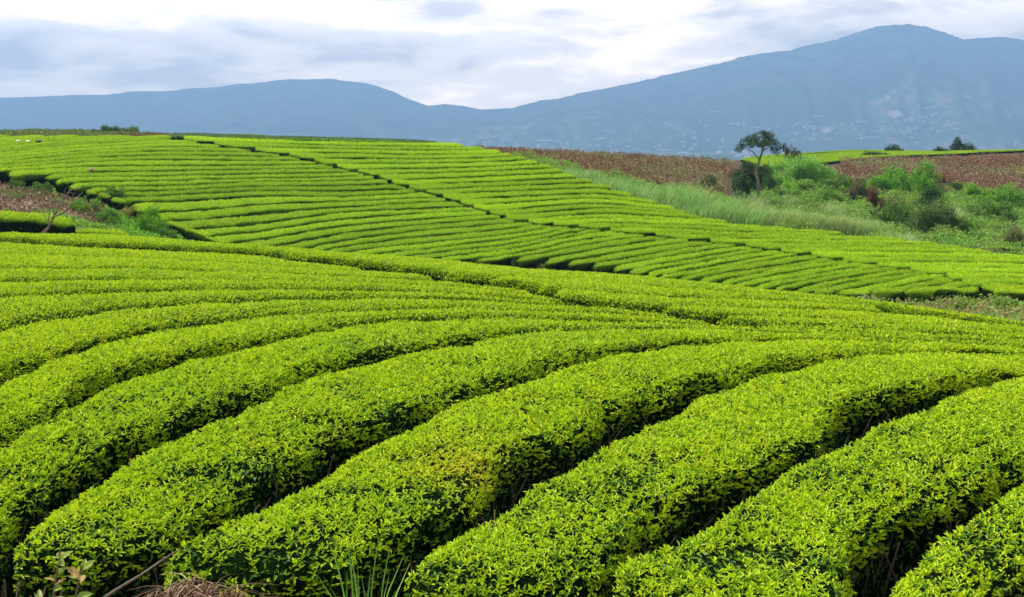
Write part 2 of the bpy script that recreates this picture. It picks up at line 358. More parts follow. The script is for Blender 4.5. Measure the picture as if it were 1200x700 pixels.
    return mesh_obj(name, np.concatenate(Vs), Fs, M_LEAF, parent, col=np.concatenate(Cs))

def resample(Pn, m):
    s = np.concatenate([[0], np.cumsum(np.linalg.norm(np.diff(Pn, axis=0), axis=1))]); t = np.linspace(0, s[-1], m)
    return np.stack([np.interp(t, s, Pn[:, k]) for k in range(3)], 1), s[-1]
PROF = [(.0, -1.0, .16), (.0, -.55, .05), (.0, -.2, .0), (.025, -.05, 0), (.085, 0, 0), (.30, .012, 0), (.5, .02, 0), (.70, .012, 0), (.915, 0, 0), (.975, -.05, 0), (1.0, -.2, 0), (1.0, -.55, -.05), (1.0, -1.0, -.16)]
PROFF = [(.0, -1.0, .12), (.0, -.5, .04), (.0, -.12, .0), (.03, -.03, 0), (.10, 0, 0), (.3, .012, 0), (.5, .02, 0), (.7, .012, 0), (.90, 0, 0), (.97, -.03, 0), (1.0, -.12, 0), (1.0, -.5, -.04), (1.0, -1.0, -.12)]
def hull(Fp, Np, H, ds, seed=0, taper=(True, True), rough=1.0):
    Ln = max(resample(Fp, 4)[1], resample(Np, 4)[1]); m = max(5, int(Ln/ds)+1)
    A, _ = resample(Fp, m); B, _ = resample(Np, m)
    s = np.linspace(0, Ln, m); mid = (A+B)/2; w = np.linalg.norm((B-A)[:, :2], axis=1)
    endr = np.minimum(.55*np.maximum(w, .3), .7)
    k = np.ones(m)
    for on, dist in ((taper[0], s), (taper[1], Ln-s)):
        if on: t = np.clip(dist/np.maximum(endr, .1), 0, 1); k = np.minimum(k, np.sqrt(np.clip(1-(1-t)**2, .02, 1)))
    A = mid+(A-mid)*k[:, None]; B = mid+(B-mid)*k[:, None]
    c = norm((B-A)*np.array([1, 1, 0])); rows = []
    for fr, hz_, ins in (PROF if H > .7 else PROFF):
        p = A+(B-A)*fr+c*ins*np.minimum(1, w/1.2)[:, None]
        g = zg(p[:, 0], p[:, 1])
        p[:, 2] = g+H+hz_*H*(1 if hz_ < -.5 else 1)-(1-k)*.12
        if hz_ <= -1: p[:, 2] = g-.04
        rows.append(p)
    G = np.stack(rows, 1)                                    # m, 13, 3
    q = G.reshape(-1, 3); amp = np.tile(np.array([0, .06, .06, .045, .035, .03, .03, .03, .035, .045, .06, .06, 0]), m)*rough
    q = q+np.stack([vnoise(q, .55, 31+seed)*amp, vnoise(q, .55, 47+seed)*amp, (vnoise(q, .45, 53+seed)*.6+vnoise(q, 1.7, 59+seed)*.7)*amp*.8], 1)
    if H > .7:
        ed = np.tile(np.array([0, .5, .9, 1, .7, .2, 0, .2, .7, 1, .9, .5, 0]), m)*.085; q = q+np.stack([vnoise(q, .26, 131+seed)*ed, vnoise(q, .26, 147+seed)*ed, -np.abs(vnoise(q, .33, 153+seed))*ed*.9], 1)
    else:
        ed = np.tile(np.array([0, .5, .9, 1, .8, .4, .3, .4, .8, 1, .9, .5, 0]), m)*.10; q = q+np.stack([vnoise(q, .7, 131+seed)*ed, vnoise(q, .7, 147+seed)*ed, -np.abs(vnoise(q, .6, 153+seed))*ed*.9], 1)
    n = G.shape[1]; id_ = np.arange(len(q)).reshape(m, n)
    Fq_ = np.stack([id_[:-1, :-1].ravel(), id_[1:, :-1].ravel(), id_[1:, 1:].ravel(), id_[:-1, 1:].ravel()], 1)
    caps = []
    for r in (0, m-1):
        for a in range(n//2):
            qd = [id_[r, a], id_[r, a+1], id_[r, n-2-a], id_[r, n-1-a]]
            if qd[1] == qd[2]: continue
            caps.append(qd if r == 0 else qd[::-1])
    Fq_ = np.concatenate([Fq_, np.array(caps)])
    # make normals point outwards (top faces up)
    a_ = q[Fq_[:, 0]]; nn2 = np.cross(q[Fq_[:, 1]]-a_, q[Fq_[:, 2]]-a_)
    topf = id_[m//2, 6]; tf = Fq_[(Fq_ == topf).any(1)][0]; a0 = q[tf[0]]
    if np.cross(q[tf[1]]-a0, q[tf[2]]-a0)[2] < 0: Fq_ = Fq_[:, ::-1]
    return q, Fq_, A, B, Ln
def stems(A, B, Ln, H, step, parent):
    """grey-brown stems seen in the gaps at the foot of the hedge"""
    Vs, Fs, b = [], [], 0
    m = max(2, int(Ln/step)); 
    for side, (Pn, Q) in enumerate(((A, B), (B, A))):
        Pr, _ = resample(Pn, m); Qr, _ = resample(Q, m)
        for i in range(m):
            c = norm((Qr[i]-Pr[i])*np.array([1, 1, 0])); o = Pr[i]+c*rng.uniform(.12, .3)+np.array([rng.uniform(-.1, .1), rng.uniform(-.1, .1), 0])
            g = float(zg(o[0], o[1])); 
            for j in range(3):
                p0 = np.array([o[0], o[1], g-.03]); p1 = p0+np.array([rng.uniform(-.12, .12), rng.uniform(-.12, .12), H*.45]); p2 = p1-c*rng.uniform(.02, .22)+np.array([rng.uniform(-.1, .1), rng.uniform(-.05, .05), H*.4])
                pts = np.array([p0, p1, p2]); rad = np.array([.016, .010, .004])*rng.uniform(.7, 1.3)
                v, f = tube(pts, rad, 4); Vs.append(v); Fs.append(f+b); b += len(v)
    return tag(mesh_obj('stems', np.concatenate(Vs), np.concatenate(Fs), M_TWIG, parent), kind='stuff')
def tube(pts, rad, k=6, cap=False):
    pts = np.asarray(pts, float); n = len(pts); t = norm(np.gradient(pts, axis=0)); ref = np.array([.3, .2, 1.0]) if abs(t[0][2]) < .9 else np.array([1.0, .1, 0])
    u = norm(np.cross(t, ref)); w = np.cross(t, u); a = np.arange(k)*2*math.pi/k
    V = pts[:, None]+(u[:, None]*np.cos(a)[None, :, None]+w[:, None]*np.sin(a)[None, :, None])*np.asarray(rad)[:, None, None]
    id_ = np.arange(n*k).reshape(n, k); nx = np.roll(id_, -1, 1)
    F = np.stack([id_[:-1].ravel(), nx[:-1].ravel(), nx[1:].ravel(), id_[1:].ravel()], 1)
    return V.reshape(-1, 3), F

def tea_row(Fp, Np, H, ds, label, group, seed, tone=1.0, dark=0.0, taper=(True, True), withstems=False, lai=1.9, rough=1.0):
    q, f, A, B, Ln = hull(Fp, Np, H, ds, seed, taper, rough)
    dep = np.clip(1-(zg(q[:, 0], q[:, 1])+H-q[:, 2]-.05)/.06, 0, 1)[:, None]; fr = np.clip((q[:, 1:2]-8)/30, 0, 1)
    cc = np.array([.008, .020, .004])*(1-dep*fr)+Y_MID*1.15*tone*dep*fr  # near-black paints in the shade between leaves and down the row sides
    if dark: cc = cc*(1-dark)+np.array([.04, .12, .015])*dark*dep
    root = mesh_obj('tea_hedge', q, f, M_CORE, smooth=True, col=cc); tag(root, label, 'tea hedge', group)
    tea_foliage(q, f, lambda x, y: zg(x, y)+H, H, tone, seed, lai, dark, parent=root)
    if withstems: stems(A, B, Ln, H, .28, root)
    return root

# ------------------------------------------------------------------ near field of tea
def ln_(*pts): 
    a = np.array(pts, float); return lambda x: np.interp(x, a[:, 0], a[:, 1])
Dl = ln_((-200, 282), (0, 284.5), (71, 289), (200, 297), (257, 299), (300, 300), (337, 307), (414, 314), (471, 321), (509, 328), (571, 338), (617, 343), (643, 350), (669, 357), (700, 361), (731, 363), (771, 370), (800, 373), (843, 383), (900, 388), (986, 393), (1043, 397), (1094, 400), (1200, 405), (1400, 420))
Dm = lambda x: Dl(x)-np.interp(x, [0, 200, 300, 450, 700, 900, 1200], [5.5, 9, 6.8, 9.5, 8, 5.5, 2.5])
Cl = lambda x: np.interp(x, CP[:, 0], CP[:, 1])
def start_on_D(x0, *pts):
    f = ln_((x0, float(Dl(x0))), *pts); return lambda x: np.where(x < x0, Dl(x), np.minimum(f(x), Dl(x)))
E2 = start_on_D(425, (470, 318), (520, 322), (600, 327), (686, 329.5), (737, 335), (829, 341), (900, 347), (1000, 356), (1400, 410))
E3 = start_on_D(560, (620, 337.5), (690, 342), (771, 349), (851, 351), (900, 353), (960, 357), (1020, 362), (1400, 410))
E4 = start_on_D(694, (731, 357), (786, 360), (900, 363), (1000, 366), (1080, 371), (1160, 380), (1400, 412))
E5 = start_on_D(790, (843, 372), (900, 374), (1000, 378), (1100, 385), (1200, 393), (1400, 414))
E6 = start_on_D(860, (929, 383), (1000, 387.5), (1100, 394), (1200, 401), (1400, 418))
G1 = ln_((-200, 298), (0, 299), (150, 303), (300, 311), (400, 319), (1400, 330))
G2 = ln_((-200, 316), (0, 316), (150, 316), (300, 321), (450, 328), (550, 334), (1400, 345))
G3 = ln_((-200, 334), (0, 331), (150, 329), (300, 331), (450, 335), (560, 341), (640, 350), (1400, 355))
G4 = ln_((-200, 354), (0, 349), (57, 347), (114, 344), (200, 341), (300, 341), (450, 342.5), (560, 348), (700, 361), (1400, 375))
F7 = ln_((-200, 430), (-100, 406), (0, 387), (29, 381), (57, 374), (114, 367), (171, 360), (243, 356), (300, 353), (371, 351), (450, 351), (550, 353.5), (650, 360), (740, 366), (1400, 380))
F6 = ln_((-200, 560), (-100, 495), (0, 450), (29, 433), (71, 419), (100, 410), (143, 396), (171, 391), (223, 383), (300, 373), (343, 369), (400, 366), (500, 364), (600, 366), (700, 371), (780, 376), (1400, 395))
F5 = ln_((-200, 680), (-100, 590), (0, 520), (25, 514), (46, 496), (71, 489), (91, 469), (129, 453), (157, 441), (200, 429), (243, 416), (300, 404), (343, 397), (414, 384), (471, 377.5), (540, 375), (600, 375), (700, 378), (800, 382), (850, 386), (1400, 410))
F4 = ln_((-200, 900), (-100, 780), (-40, 700), (21, 641), (32, 621), (61, 593), (93, 571), (143, 539), (164, 527), (200, 515), (250, 497), (304, 475), (343, 453), (386, 441), (420, 430), (460, 420), (500, 412), (543, 404), (586, 397), (629, 391), (680, 388), (729, 387), (850, 390), (950, 397), (1050, 402), (1200, 409), (1400, 425))
F3 = ln_((214, 657), (218, 645), (232, 629), (286, 604), (321, 582), (357, 568), (400, 545), (436, 520), (486, 495), (525, 476), (600, 453), (640, 441), (671, 430), (706, 421), (743, 414), (783, 408), (857, 403), (900, 401), (1000, 403), (1100, 407), (1200, 413), (1400, 430))
F2 = ln_((470, 686), (473, 679), (477, 664), (518, 632), (550, 614), (604, 589), (629, 561), (664, 536), (696, 524), (721, 511), (757, 495), (800, 475), (843, 453), (886, 441), (937, 432), (971, 424), (1029, 416), (1129, 415), (1200, 418.5), (1400, 436))
F1 = ln_((734, 678), (739, 664), (765, 645), (800, 628), (853, 603), (896, 564), (943, 539), (986, 522), (1014, 500), (1060, 484), (1105, 468), (1143, 453), (1200, 441), (1300, 430), (1400, 445))
F0 = ln_((980, 800), (1000, 765), (1043, 700), (1082, 650), (1121, 625), (1157, 600), (1200, 571), (1300, 508), (1400, 470))
FB = ln_((980, 1150), (1050, 900), (1200, 745), (1300, 650), (1400, 600))
def smooth_line(Pn, w):
    m = max(8, int(resample(Pn, 4)[1]/.12)); q, L_ = resample(Pn, m); d = L_/(m-1); r_ = int(3*w/d)+1; k = np.exp(-.5*(np.arange(-r_, r_+1)*d/w)**2)
    out_ = np.zeros_like(q); wt = np.zeros((m, 1))
    for j, kk in enumerate(k):
        o_ = j-r_; a0, a1 = max(0, -o_), min(m, m-o_); out_[a0:a1] += kk*q[a0+o_:a1+o_]; wt[a0:a1] += kk
    s_ = out_/wt; t_ = np.minimum(np.arange(m), m-1-np.arange(m))*d; b_ = np.clip(t_/(w*1.5), 0, 1)[:, None]; q = q*(1-b_)+s_*b_
    q[:, 2] = zg(q[:, 0], q[:, 1])+TOP; return q
def near_pts(px, py): return np.concatenate([unproj(a, b, TOP, 1.4, float(crest_Y(a))+.4) for a, b in zip(px, py)])
def build_near(top, bot, x0, x1, g, prefix=None, xs=None, minth=3.2, sm=.38, upper=None, lower=None, **kw):
    """prefix: picture points of the near edge up to column xs, where the line below takes over"""
    step = 7; X = np.arange(x0, x1+.1, step); yt = top(X); yb = bot(X)
    if upper is not None: yt = np.maximum(yt, upper(X))
    if lower is not None: yb = np.minimum(yb, lower(X))
    ok = (yb-yt) > minth
    if prefix is not None: ok[:] = True
    runs = []; s = None
    for i, v in enumerate(list(ok)+[False]):
        if v and s is None: s = i
        if not v and s is not None:
            if i-s > 5: runs.append((s, i))
            s = None
    outp = []
    for a, b in runs[:1]:
        x = X[a:b]; Fp = near_pts(x, yt[a:b])
        xb = x if prefix is None else x[x >= xs]
        Bp = near_pts(xb, np.interp(xb, x, yb[a:b]))
        t = norm(np.gradient(Bp[:, :2], axis=0)); nn_ = np.stack([-t[:, 1], t[:, 0]], 1)
        fp = np.stack([np.interp(xb, x, Fp[:, k]) for k in range(3)], 1)
        wid = np.abs(np.sum((fp-Bp)[:, :2]*nn_, 1)); gg = np.minimum(g*(1+(.35 if g > .4 else .6)*vnoise(Bp, 1.1, 77)), .42*wid)
        Nn = Bp.copy(); Nn[:, :2] += nn_*gg[:, None]; Nn[:, 2] = zg(Nn[:, 0], Nn[:, 1])+TOP
        if prefix is not None:
            pp = np.array(prefix, float); pa = near_pts(pp[:, 0], pp[:, 1]); Nn = np.concatenate([pa, Nn])
        outp.append((smooth_line(Fp, sm), smooth_line(Nn, sm), a, b))
    return outp
ORD = ['first', 'second', 'third', 'fourth', 'fifth', 'sixth', 'seventh', 'eighth', 'ninth', 'tenth', 'eleventh', 'twelfth', 'thirteenth', 'fourteenth', 'fifteenth', 'sixteenth', 'seventeenth', 'eighteenth', 'nineteenth']
def ordw(n):
    if n <= 19: return ORD[n-1]
    t, u = divmod(n, 10); tens = {2: 'twent', 3: 'thirt', 4: 'fort', 5: 'fift', 6: 'sixt'}[t]
    return tens+'ieth' if u == 0 else tens+'y-'+ORD[u-1]
NG = 'wide tea hedges of the near field'
near_rows = [
 (F0, FB, 984, 1390, .37, dict(), 'clipped tea hedge cut off by the bottom right corner of the photo'),
 (F1, F0, 734, 1390, .37, dict(prefix=[(735, 680), (745, 706), (800, 765), (900, 800), (985, 775), (1020, 720)], xs=1040), 'broad lime green tea hedge whose near end stands at the bottom edge right of centre'),
 (F2, F1, 471, 1390, .37, dict(prefix=[(471, 686), (500, 694), (560, 698), (650, 697), (700, 686), (726, 662), (748, 636)], xs=770), 'broad tea hedge whose rounded near end stands at the middle of the bottom edge'),
 (F3, F2, 215, 1390, .37, dict(prefix=[(215, 660), (260, 666), (330, 672), (400, 673), (435, 659), (471, 639)], xs=506), 'tea hedge with a yellowed patch, its near end beside the dry straw'),
 (F4, F3, 20, 1390, .37, dict(prefix=[(19, 650), (71, 655), (125, 654), (171, 646), (205, 626)], xs=232), 'tea hedge whose dark leafy near end stands left of the dry straw'),
 (F5, F4, -150, 1300, .29, dict(), 'tea hedge just beyond the one ending in front of the dry straw'),
 (F6, F5, -170, 900, .34, dict(), 'sixth tea hedge up the left edge, curving over to the diagonal gap'),
 (F7, F6, -190, 900, .30, dict(), 'curved tea hedge whose left end drops steeply at the middle of the left edge'),
 (G4, F7, -200, 900, .38, dict(), 'long tea hedge above the first steeply curving rows of the near field'),
 (G3, G4, -200, 800, .36, dict(), 'third tea hedge below the tall dark-sided border hedge of the near field'),
 (G2, G3, -200, 700, .36, dict(), 'second tea hedge below the tall dark-sided border hedge of the near field'),
 (G1, G2, -200, 700, .36, dict(), 'first full tea hedge below the thin one along the dark-sided border hedge'),
 (Dl, G1, -200, 600, .20, dict(), 'thin tea hedge lying right against the dark-sided border hedge of the near field'),
 (Cl, E2, -200, 1350, .30, dict(lower=Dm, minth=1.0), 'border tea hedge with a dark side along the brow of the near field'),
 (E2, E3, 380, 1350, .34, dict(lower=Dm, upper=Cl), 'second tea hedge from the brow, beyond the diagonal gap'),
 (E3, E4, 500, 1350, .34, dict(lower=Dm, upper=Cl), 'third tea hedge from the brow, beyond the diagonal gap'),
 (E4, E5, 640, 1350, .34, dict(lower=Dm, upper=Cl), 'fourth tea hedge from the brow, beyond the diagonal gap'),
 (E5, E6, 740, 1350, .34, dict(lower=Dm, upper=Cl), 'fifth tea hedge from the brow, beyond the diagonal gap'),
 (E6, Dl, 820, 1350, .34, dict(upper=Cl), 'narrow tea hedge wedged along the right end of the diagonal gap'),
]
for i, (top, bot, x0, x1, g, kw, lab) in enumerate(near_rows):
    up = kw.pop('upper', None)
    if up is None and 7 > i >= 5 or i in (7, 8, 9, 10, 11): up = Dl
    for Fp, Nn, a, b in build_near(top, bot, x0, x1, g, upper=up, **kw):
        tea_row(Fp, Nn, TOP, .13 if i < 6 else .2, lab, NG, i*13, withstems=i < 7, lai=2.2 if i < 7 else 1.8, tone=1.0)

# ------------------------------------------------------------------ far slope of tea: two blocks with a footpath between
PL = ln_((190, 160), (215, 163), (260, 170), (300, 176), (330, 180), (360, 186.6), (394, 195), (428, 203), (446, 208), (464, 215), (491, 223), (528, 233), (546, 240), (574, 249), (601, 257), (634, 262), (691, 266.6), (746, 273), (794, 278), (840, 283), (860, 285), (917, 294), (954, 299), (1008, 307), (1063, 314.6), (1102, 321), (1138, 333), (1166, 340))
LBL = ln_((-250, 208), (0, 204), (50, 207), (68, 214), (100, 224), (150, 242), (190, 262), (215, 275), (240, 289), (262, 300), (560, 306), (600, 306), (669, 310), (728, 317), (769, 327), (803, 330), (844, 335), (890, 339), (950, 344), (990, 346), (1050, 344), (1120, 348), (1166, 345))
BR = ln_((200, 156), (400, 156), (500, 162), (520, 166), (560, 172), (590, 178), (640, 192), (657, 198), (682, 208), (710, 217), (742, 228), (778, 239), (826, 255), (871, 263), (917, 267), (986, 272), (1017, 275), (1056, 280), (1120, 288), (1200, 301), (1400, 325))
def seqd(a, v): return {a+i: x for i, x in enumerate(v)}
LC = {
 -100: seqd(-13, [165, 168, 171.5, 175, 178.5, 182, 185.5, 189, 192.5, 196, 200, 204, 208, 214, 220]),
 0: seqd(-13, [159, 162, 165.5, 169, 172.5, 176, 179.5, 183, 186.5, 190, 194, 198, 202, 208, 214, 220]),
 100: seqd(-10, [160, 163, 166, 169.5, 173, 177, 181, 185.5, 190, 195, 202, 208, 214, 220, 226, 232]),
 200: seqd(-9, [158.6, 161, 164, 168, 172, 177, 182, 188, 195.5, 201, 207, 213, 219, 224, 230, 238, 250, 261, 271, 282]),
 300: seqd(-7, [168, 171, 175, 179, 184, 189, 194.5, 199, 204, 209, 213, 218, 224, 231, 241, 253, 264, 273, 283, 294]),
 400: seqd(-1, [193, 198, 203, 208, 213, 219, 225, 231, 237, 243.5, 250, 257, 265, 274.6, 282.5, 289, 296, 303]),
 500: seqd(5, [220, 226, 232, 238, 244, 250, 257, 263.5, 269, 277, 285, 291, 297, 303, 309]),
 600: seqd(11, [251, 257, 263, 269, 276, 281, 286.5, 292, 298, 304, 310]),
 700: seqd(15, [256, 261, 266, 271, 278, 285, 292.5, 300, 308, 315, 322]),
 800: seqd(20, [272, 278, 284, 291, 298, 305, 311.5, 318, 324, 331, 338]),
 900: seqd(24, [283, 288.5, 294, 300, 306, 312, 318, 324, 330, 337, 344]),
 1000: seqd(28, [293, 298, 303, 308, 313, 319, 325, 331, 338, 345, 352]),
 1100: seqd(34, [309, 314, 320, 327, 334, 341, 348]),
 1200: seqd(36, [305, 311, 317, 324, 331, 338]),
}
RC = {
 200: seqd(1, [159, 163]), 300: seqd(0, [159, 163, 168, 173]),
 400: seqd(0, [161, 166, 171, 175, 180, 186, 192, 198]),
 500: seqd(0, [164, 168, 172.5, 177, 182, 187, 192.5, 198, 204, 210, 216, 222]),
 600: seqd(2, [172, 176, 180, 184.5, 189.5, 194.5, 200, 206, 212, 218.6, 225, 232, 239, 246, 252, 258]),
 700: seqd(10, [208, 214, 220, 226, 231.5, 237.5, 243, 248.5, 254, 260, 266]),
 800: seqd(14, [243, 247, 251, 255, 259, 263, 268, 273, 278]),
 900: seqd(17, [262, 266, 269, 272.5, 276, 280, 285, 290]),
 1000: seqd(20, [274, 277.5, 281.5, 286, 290.5, 295.5, 301, 306]),
 1100: seqd(22, [283, 287, 291, 296, 301, 306.5, 312.5, 319, 326]),
 1200: seqd(24, [296, 300, 304.5, 309, 314, 320, 327, 334, 342]),
}
def line_of(tab, k):
    xs = sorted(tab); ys = []
    for x in xs:
        t = tab[x]
        if k in t: ys.append(t[k])
        else:
            ks = sorted(t); lo, hi = ks[0], ks[-1]
            ys.append(t[lo]-(lo-k)*(t[lo+1]-t[lo]) if k < lo else t[hi]+(k-hi)*(t[hi]-t[hi-1]))
    xs2 = [-200]+xs+[1400]; ys2 = [ys[0]*2-ys[1] if xs[0] < 0 else ys[0]]+ys+[ys[-1]+(ys[-1]-ys[-2])]
    X = np.arange(-200, 1401, 10.0); Y = np.interp(X, xs2, ys2)
    ker = np.exp(-.5*(np.arange(-5, 6)/2.2)**2); ker /= ker.sum()
    return X, np.convolve(np.pad(Y, 5, mode='edge'), ker, 'valid')
def far_block(tab, k0, k1, xr, upper, lower, Yr, H, group, words, dark, g=.80, mt=2.0):
    cnt = 0
    for k in range(k0, k1+1):
        X, ya = line_of(tab, k); _, yb = line_of(tab, k+1)
        wob = 1.1*np.array([vnoise(np.array([[x*.012, k*3.1, 0]]), 1, 5)[0] for x in X])*np.clip((ya-165)/80, .15, 1)
        wob2 = 1.1*np.array([vnoise(np.array([[x*.012, (k+1)*3.1, 0]]), 1, 5)[0] for x in X])*np.clip((yb-165)/80, .15, 1)
        XX = np.arange(xr[0], xr[1]+.1, 4.0); ya = np.interp(XX, X, ya+wob); yb = np.interp(XX, X, yb+wob2)
        u = upper(XX)+(1.6 if upper is not BR else 0); l = lower(XX)-(1.0 if upper is BR else 0)
        ym = (ya+yb)/2; th = yb-ya
        ok = (ym > u) & (ym < l) & (th > mt)
        if upper is not BR: ok = ok | ((yb > u+mt) & (ya < u+1) & (ym < l) & (XX > 205))
        if lower(np.array([500.]))[0] == PL(500.): ok = ok | ((ya < l-mt) & (yb > l-1) & (ym > u))
        clip_ = (yb > l) & (upper is BR); ucl_ = (ya < u) & (upper is not BR) & (XX > 205); ya = np.maximum(ya, u); yb = np.minimum(yb, l+(0 if upper is BR else 1.5))
        runs = []; s = None
        for i, v in enumerate(list(ok)+[False]):
            if v and s is None: s = i
            if not v and s is not None:
                if i-s > 5: runs.append((s, i))
                s = None
        for a, b in runs:
            x = XX[a:b]
            Y0 = np.interp(x, Yr[0], Yr[1]); 
            Fp = np.concatenate([unproj(p_, q_, H, y_, 92) for p_, q_, y_ in zip(x, ya[a:b], Y0)])
            Bp = np.concatenate([unproj(p_, q_, H, y_, 92) for p_, q_, y_ in zip(x, yb[a:b], Y0)])
            # beyond the brow a row may fold up: keep it at least a hedge's width deep
            wid = np.linalg.norm((Fp-Bp)[:, :2], axis=1); 
            Nn = Bp.copy(); dirn = norm((Fp-Bp)*np.array([1, 1, 0])+np.array([0, 1e-3, 0]))
            gg = np.minimum(g*(1+.35*vnoise(Bp, 1.7, 7+k)), .41*wid); ci = np.nonzero(clip_[a:b])[0]; rmp = np.ones(b-a) if len(ci) == 0 else np.clip(np.abs(np.arange(b-a)[:, None]-ci[None]).min(1)/14.0, 0, 1); gg = np.minimum(gg, (.20+.25*rmp)*wid)*(.3+.7*rmp); Nn += dirn*gg[:, None]; Nn[:, 2] = zg(Nn[:, 0], Nn[:, 1])+H
            if np.median(wid) < .25: continue
            cnt += 1
            tone = float(rng.uniform(.92, 1.18)) 
            tea_row(Fp, Nn, H, .27, words(cnt), group, 200+k*3, tone=tone, dark=dark, lai=1.45, rough=1.0, taper=(not (clip_[a] or ucl_[a]), not (clip_[b-1] or ucl_[b-1])))
    return cnt
YR = (np.array([-200, 0, 100, 200, 300, 400, 600, 800, 1000, 1200, 1400]), np.array([46.5, 46.5, 45.5, 43.5, 42, 42.5, 42, 37.5, 34.5, 31.5, 31.5]))
nL = far_block(LC, -13, 40, (-190, 1180), lambda x: np.where(x < 205, 157.5, PL(x)), LBL, YR, T, 'tea hedges of the darker lower block on the far slope', lambda n: ordw(n)+' tea hedge down from the hilltop in the darker block left of the footpath', .12)
nR = far_block(RC, 0, 32, (200, 1380), BR, lambda x: np.where(x < 1166, PL(x), 345), YR, T, 'tea hedges of the lighter block beyond the footpath on the far slope', lambda n: ordw(n)+' tea hedge down from the crest in the brighter block right of the footpath', .0)
print('ROWS', nL, nR)

# ------------------------------------------------------------------ valley, mountains, air
def px_y(py, Y): return -(py-HOR)/FPX*Y
VY = [(160, -3.0), (260, -9), (500, -24), (900, -36), (1500, px_y(197, 1500)), (2300, px_y(189, 2300)), (3000, px_y(184, 3000)), (4000, px_y(177, 4000)), (5000, px_y(167, 5000)), (6000, px_y(160, 6000)), (9000, px_y(152, 9000))]
VYa = np.array(VY)
def zv(X, Y): return np.interp(np.log(Y), np.log(VYa[:, 0]), VYa[:, 1])+np.clip((Y-2000)/1000, 0, 1)*6*fbm(np.stack([X, Y, 0*X], -1).reshape(-1, 3), 700, 71).reshape(np.shape(X))
def polar_grid(us, Ys, zf):
    U, Yg = np.meshgrid(us, Ys); X = U*Yg; Z = zf(X, Yg, U); n, m = U.shape; id_ = np.arange(n*m).reshape(n, m)
    F = np.stack([id_[:-1, :-1].ravel(), id_[:-1, 1:].ravel(), id_[1:, 1:].ravel(), id_[1:, :-1].ravel()], 1)
    return np.stack([X.ravel(), Yg.ravel(), Z.ravel()], 1), F
def valley_z(X, Y, U):
    z = zv(X, Y)
    e = zg(U*163.0, np.full_like(U, 163.0)); t = np.clip((Y-163)/120, 0, 1)
    return np.where(Y < 283, e*(1-t)-.4+z*t, z)
V, F = polar_grid(np.linspace(-.85, .85, 300), np.exp(np.linspace(math.log(163), math.log(7450), 260)), valley_z)
m, t = mat_new('valley_fields'); n = t.nodes; l = t.links
tcn = n.new('ShaderNodeTexCoord'); mp = n.new('ShaderNodeMapping'); mp.inputs['Scale'].default_value = (.03, .011, .0); l.new(tcn.outputs['Object'], mp.inputs[0])
vo = n.new('ShaderNodeTexVoronoi'); vo.inputs['Scale'].default_value = 1; l.new(mp.outputs[0], vo.inputs['Vector'])
rr = n.new('ShaderNodeValToRGB'); rr.color_ramp.interpolation = 'CONSTANT'; sp_ = n.new('ShaderNodeSeparateXYZ'); l.new(vo.outputs['Color'], sp_.inputs[0]); l.new(sp_.outputs[0], rr.inputs[0])
stp = [(0, (.05, .09, .03)), (.3, (.08, .13, .04)), (.52, (.20, .15, .12)), (.60, (.12, .17, .07)), (.82, (.24, .18, .15)), (.87, (.06, .10, .04)), (.985, (.34, .31, .28))]
while len(rr.color_ramp.elements) < len(stp): rr.color_ramp.elements.new(.5)
for e_, (p_, c_) in zip(rr.color_ramp.elements, stp): e_.position = p_; e_.color = (*c_, 1)
nb = n.new('ShaderNodeTexNoise'); nb.inputs['Scale'].default_value = .0016; nb.inputs['Detail'].default_value = 8; l.new(tcn.outputs['Object'], nb.inputs['Vector'])
r2 = n.new('ShaderNodeValToRGB'); l.new(nb.outputs[0], r2.inputs[0]); r2.color_ramp.elements[0].position = .46; r2.color_ramp.elements[1].position = .58
mxn = n.new('ShaderNodeMixRGB'); l.new(r2.outputs[0], mxn.inputs[0]); mxn.inputs[1].default_value = (.05, .085, .035, 1); l.new(rr.outputs[0], mxn.inputs[2])
pb = n.new('ShaderNodeBsdfPrincipled'); pb.inputs['Roughness'].default_value = 1; pb.inputs['Specular IOR Level'].default_value = 0
at_ = n.new('ShaderNodeAttribute'); at_.attribute_name = 'tone'; sx = n.new('ShaderNodeSeparateXYZ'); l.new(at_.outputs['Color'], sx.inputs[0])
mf = n.new('ShaderNodeMixRGB'); l.new(sx.outputs[0], mf.inputs[0]); l.new(mxn.outputs[0], mf.inputs[1])
nf = n.new('ShaderNodeTexNoise'); nf.inputs['Scale'].default_value = .009; nf.inputs['Detail'].default_value = 7; l.new(tcn.outputs['Object'], nf.inputs['Vector'])
rf_ = n.new('ShaderNodeValToRGB'); l.new(nf.outputs[0], rf_.inputs[0]); rf_.color_ramp.elements[0].position = .35; rf_.color_ramp.elements[0].color = (.008, .02, .01, 1); rf_.color_ramp.elements[1].position = .68; rf_.color_ramp.elements[1].color = (.11, .14, .06, 1)
l.new(rf_.outputs[0], mf.inputs[2]); l.new(mf.outputs[0], pb.inputs['Base Color']); oo = n.new('ShaderNodeOutputMaterial'); l.new(pb.outputs[0], oo.inputs[0])
M_VALLEY = m
vc = np.zeros((len(V), 3)); pxv = 600+FPX*V[:, 0]/V[:, 1]
vc[:, 0] = np.clip((420-pxv)/200, 0, 1)*.8
tag(mesh_obj('valley_floor', V, F, M_VALLEY, col=vc, smooth=True), 'patchwork of fields on the hazy valley floor', 'valley', kind='structure')

